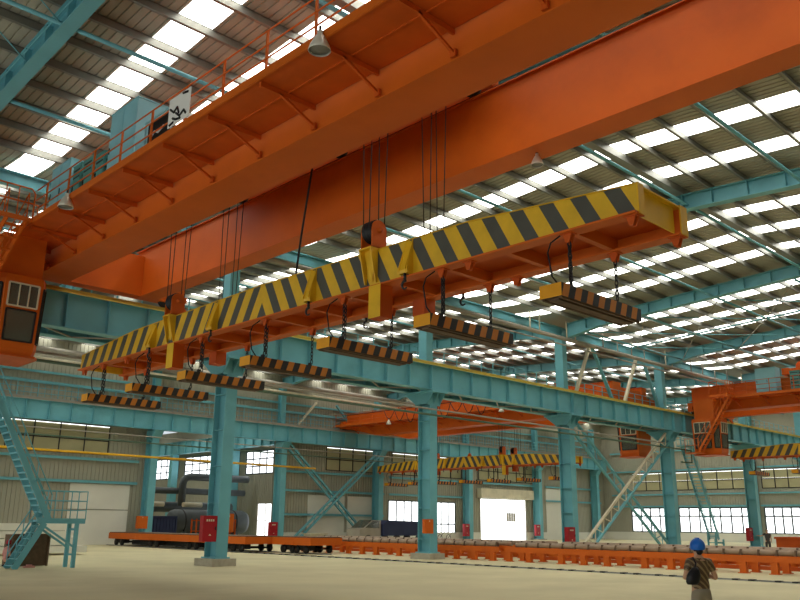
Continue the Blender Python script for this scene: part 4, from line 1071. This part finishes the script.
def person(px, py, fx, fy, label, H=1.6, top='shirt', bottom='trouser', helmet='helmet', arms='camera', z0=0., squat=False):
    f = Vector((fx, fy, 0)).normalized(); r = Vector((f.y, -f.x, 0)); u = Vector((0, 0, 1)); s = H/1.6
    root = empty('person', (px, py, z0))
    def P(a, b_, c): return Vector((px, py, z0))+r*a*s+f*b_*s+u*c*s     # right, forward, up
    dz = -.55 if squat else 0.; P0 = P
    def P(a, b_, c): return P0(a, b_+(.12*(c-.86) if squat else 0), c+dz) if c > .79 else P0(a, b_, c)
    V = {}; vs = []; rad = []; ed = []
    def add(k, p, rr, frm=None):
        V[k] = len(vs); vs.append(P(*p)); rad.append(tuple(x*s for x in rr) if isinstance(rr, tuple) else rr*s)
        if frm: ed.append((V[frm], V[k]))
    add('pel', (0, 0, .86), (.13, .10)); add('bel', (0, .01, .98), (.12, .09), 'pel'); add('che', (0, .0, 1.16), (.14, .10), 'bel'); add('nb', (0, -.01, 1.30), (.08, .07), 'che')
    add('ne', (0, .0, 1.36), .05, 'nb'); add('jaw', (0, .03, 1.43), (.062, .07), 'ne'); add('he', (0, .02, 1.51), (.075, .09), 'jaw'); add('cr', (0, .01, 1.57), (.055, .065), 'he')
    for n, sg in (('R', 1), ('L', -1)):
        add('sh'+n, (.165*sg, 0, 1.27), .055, 'nb')
        if arms == 'camera':
            e, w, hd = (.275*sg, -.02, 1.0), (.16*sg, .20, 1.08), (.08*sg, .28, 1.14)
        elif arms == 'reach' and sg > 0:
            e, w, hd = (.36, .12, 1.14), (.56, .24, 1.16), (.63, .28, 1.16)
        else:
            e, w, hd = (.22*sg, -.02, 1.0), (.23*sg, .06, .78), (.23*sg, .08, .71)
        add('el'+n, e, .042, 'sh'+n); add('wr'+n, w, .028, 'el'+n); add('ha'+n, hd, (.032, .022), 'wr'+n)
        add('hi'+n, (.09*sg, 0, .82), .085, 'pel'); add('kn'+n, ((.15*sg, .34, .50) if squat else (.10*sg, .02, .46)), .058, 'hi'+n); add('an'+n, (.10*sg, (.06 if squat else -.02), .08), .04, 'kn'+n); add('to'+n, (.115*sg, .13, .035), (.035, .03), 'an'+n)
    body = skinned('body', vs, ed, rad, 'skin', root)
    # fingers and thumbs
    for n, sg in (('R', 1), ('L', -1)):
        hd = vs[V['ha'+n]]; wr = vs[V['wr'+n]]; d = (hd-wr).normalized(); side = d.cross(u).normalized(); upv = side.cross(d)
        fv = []; fe = []; fr = []
        for k in range(4):
            o0 = hd+side*(k-1.5)*.018*s; L = (.065, .075, .07, .055)[k]*s; i0 = len(fv)
            fv += [o0-d*.02*s, o0+d*L*.45, o0+d*L*.8-upv*.02*s, o0+d*L*.9-upv*.045*s]; fr += [.0095*s, .009*s, .0085*s, .007*s]; fe += [(i0, i0+1), (i0+1, i0+2), (i0+2, i0+3)]
        i0 = len(fv); o0 = hd-side*.03*s*sg-d*.03*s; fv += [o0, o0-side*.025*s*sg+d*.03*s, o0-side*.02*s*sg+d*.055*s]; fr += [.011*s, .010*s, .008*s]; fe += [(i0, i0+1), (i0+1, i0+2)]
        skinned('fingers', fv, fe, fr, 'skin', body, sub=1)
    # face, ears, hair
    fb = MB(); c = P(0, .02, 1.5)
    def blob(mb, cen, rx, ry, rz_, a0=0, a1=PI, nn=10, mm=14, cut=None):
        vv = []; ff = []
        for i in range(nn+1):
            t = a0+(a1-a0)*i/nn
            for k in range(mm):
                p = 2*PI*k/mm; q = r*rx*math.sin(t)*math.cos(p)+f*ry*math.sin(t)*math.sin(p)+u*rz_*math.cos(t); vv.append(cen+q)
        for i in range(nn):
            for k in range(mm): ff.append((i*mm+k, i*mm+(k+1) % mm, (i+1)*mm+(k+1) % mm, (i+1)*mm+k))
        mb.add(vv, ff, 0, True)
    for sg in (-1, 1): blob(fb, P(.078*sg, .01, 1.49), .012*s, .02*s, .03*s)
    blob(fb, P(0, .115, 1.48), .013*s, .02*s, .022*s); fb.build('ears_and_nose', 'skin', body)
    fb = MB()
    for sg in (-1, 1): blob(fb, P(.03*sg, .105, 1.515), .011*s, .006*s, .006*s)
    fb.build('eyes', 'hair', body); fb = MB(); blob(fb, P(0, .10, 1.44), .022*s, .007*s, .006*s); fb.build('mouth', 'pink', body)
    hb = MB(); blob(hb, P(0, -.01, 1.5), .088*s, .095*s, .10*s, 0, PI*.72); blob(hb, P(0, -.055, 1.44), .06*s, .045*s, .06*s); hb.build('hair', 'hair', root)
    # shirt with short sleeves
    sv = [P(0, 0, .80), P(0, 0, .9), P(0, .01, 1.0), P(0, 0, 1.16), P(0, -.01, 1.28), P(0, -.005, 1.33)]; sr = [(.165*s, .125*s), (.16*s, .125*s), (.148*s, .115*s), (.165*s, .12*s), (.11*s, .085*s), (.062*s, .062*s)]; se = [(i, i+1) for i in range(5)]
    for n, sg in (('R', 1), ('L', -1)):
        i0 = len(sv); a = vs[V['sh'+n]]; e = vs[V['el'+n]]; sv += [a+r*.005*sg, a.lerp(e, .35), a.lerp(e, .6)]; sr += [.075*s, .068*s, .066*s]; se += [(4, i0), (i0, i0+1), (i0+1, i0+2)]
    skinned('shirt', sv, se, sr, top, root, root_i=3)
    tv = [P(0, 0, .88), P(0, 0, .82)]; tr = [(.15*s, .115*s), (.155*s, .12*s)]; te = [(0, 1)]
    for n, sg in (('R', 1), ('L', -1)):
        i0 = len(tv); tv += [P(.1*sg, .12, .38), P(.15*sg, .34, .50), P(.10*sg, .065, .09)] if squat else [P(.092*sg, 0, .74), P(.10*sg, .02, .46), P(.10*sg, -.015, .09)]; tr += [.098*s, .078*s, .07*s]; te += [(1, i0), (i0, i0+1), (i0+1, i0+2)]
    skinned('trousers', tv, te, tr, bottom, root, root_i=0)
    sb = MB()
    for sg in (-1, 1): blob(sb, P(.11*sg, .05, .045), .05*s, .13*s, .045*s)
    sb.build('shoes', 'leather', root)
    if helmet:
        hb = MB(); cen = P(0, 0, 1.52); blob(hb, cen, .122*s, .145*s, .135*s, 0, PI*.64, 12, 20)
        blob(hb, P(0, .06, 1.50), .115*s, .135*s, .014*s); hb.bar(P(0, -.13, 1.56), P(0, -.05, 1.655), .03*s, .01*s); hb.bar(P(0, -.05, 1.655), P(0, .06, 1.655), .03*s, .012*s)
        hb.build('helmet', helmet, root)
    tag(root, label, 'person')
    return root, P, s
pr, P, s = person(13.36, 6.69, .62, .78, "person seen from behind in blue helmet and striped shirt", H=1.56, arms='camera')
# shoulder bag on the left of the back
bag = empty('shoulder_bag', P(-.15, -.16, .86)); b = MB()
sec = [(.86, .085, .05), (.9, .115, .065), (1.0, .12, .06), (1.08, .085, .05), (1.13, .04, .03)]
vv = []; 
for z, a, d in sec:
    for k in range(16):
        t = 2*PI*k/16; vv.append(P(-.20+a*math.cos(t)+(z-.95)*.25, -.175+d*math.sin(t), z+.06))
b.add(vv, [(i*16+k, i*16+(k+1) % 16, (i+1)*16+(k+1) % 16, (i+1)*16+k) for i in range(4) for k in range(16)]+[list(range(15, -1, -1)), [64+k for k in range(16)]], 0, True); b.build('pouch', 'leather', bag)
b = MB(); b.tube([P(-.16, -.17, 1.17), P(-.12, -.14, 1.25), P(-.12, -.05, 1.335), P(-.13, .05, 1.32), P(-.15, .14, 1.2), P(-.2, .12, 1.0), P(-.25, -.02, 1.0), P(-.25, -.14, 1.0)], .016, 6); b.build('strap', 'leather', bag)
tag(bag, "black shoulder bag on the back of the person in the blue helmet", 'bag')
person(60.0, 24.85, -.6, -.2, "far man in dark clothes standing with one arm out behind the roller table", H=1.66, top='mustard', bottom='mustard', helmet=None, arms='reach')
person(12.62, 35.2, .9, .2, "person in pinkish top squatting, cut by the left edge", H=1.5, top='pink', bottom='blackpaint', helmet='red', arms='camera', squat=True)

# ------------------------------------------------------------------ light, camera
w = bpy.data.worlds.new('sky'); S.world = w; w.use_nodes = True
bg = w.node_tree.nodes['Background']; bg.inputs[0].default_value = (.85, .92, 1, 1); bg.inputs[1].default_value = .8
cam = bpy.data.cameras.new('camera'); co = bpy.data.objects.new('camera', cam); COL.objects.link(co)
cam.sensor_width = 36; cam.lens = 37.054; cam.clip_end = 400; cam.clip_start = .05
R_ = Vector((.71583299, -.69820538, .00961149)); D_ = Vector((.18936517, .18086043, -.96510639)); F_ = Vector((.67210414, .69267507, .26168164))
mw = Matrix.Identity(4)
for i in range(3): mw[i][0] = R_[i]; mw[i][1] = -D_[i]; mw[i][2] = -F_[i]
mw[2][3] = 1.8
co.matrix_world = mw
S.camera = co
S.view_settings.view_transform = 'Standard'; S.view_settings.look = 'None'; S.view_settings.gamma = 1; S.view_settings.use_curve_mapping = False
S.view_settings.exposure = 0.06
S.cycles.max_bounces = 8; S.cycles.diffuse_bounces = 6; S.cycles.caustics_reflective = False; S.cycles.caustics_refractive = False
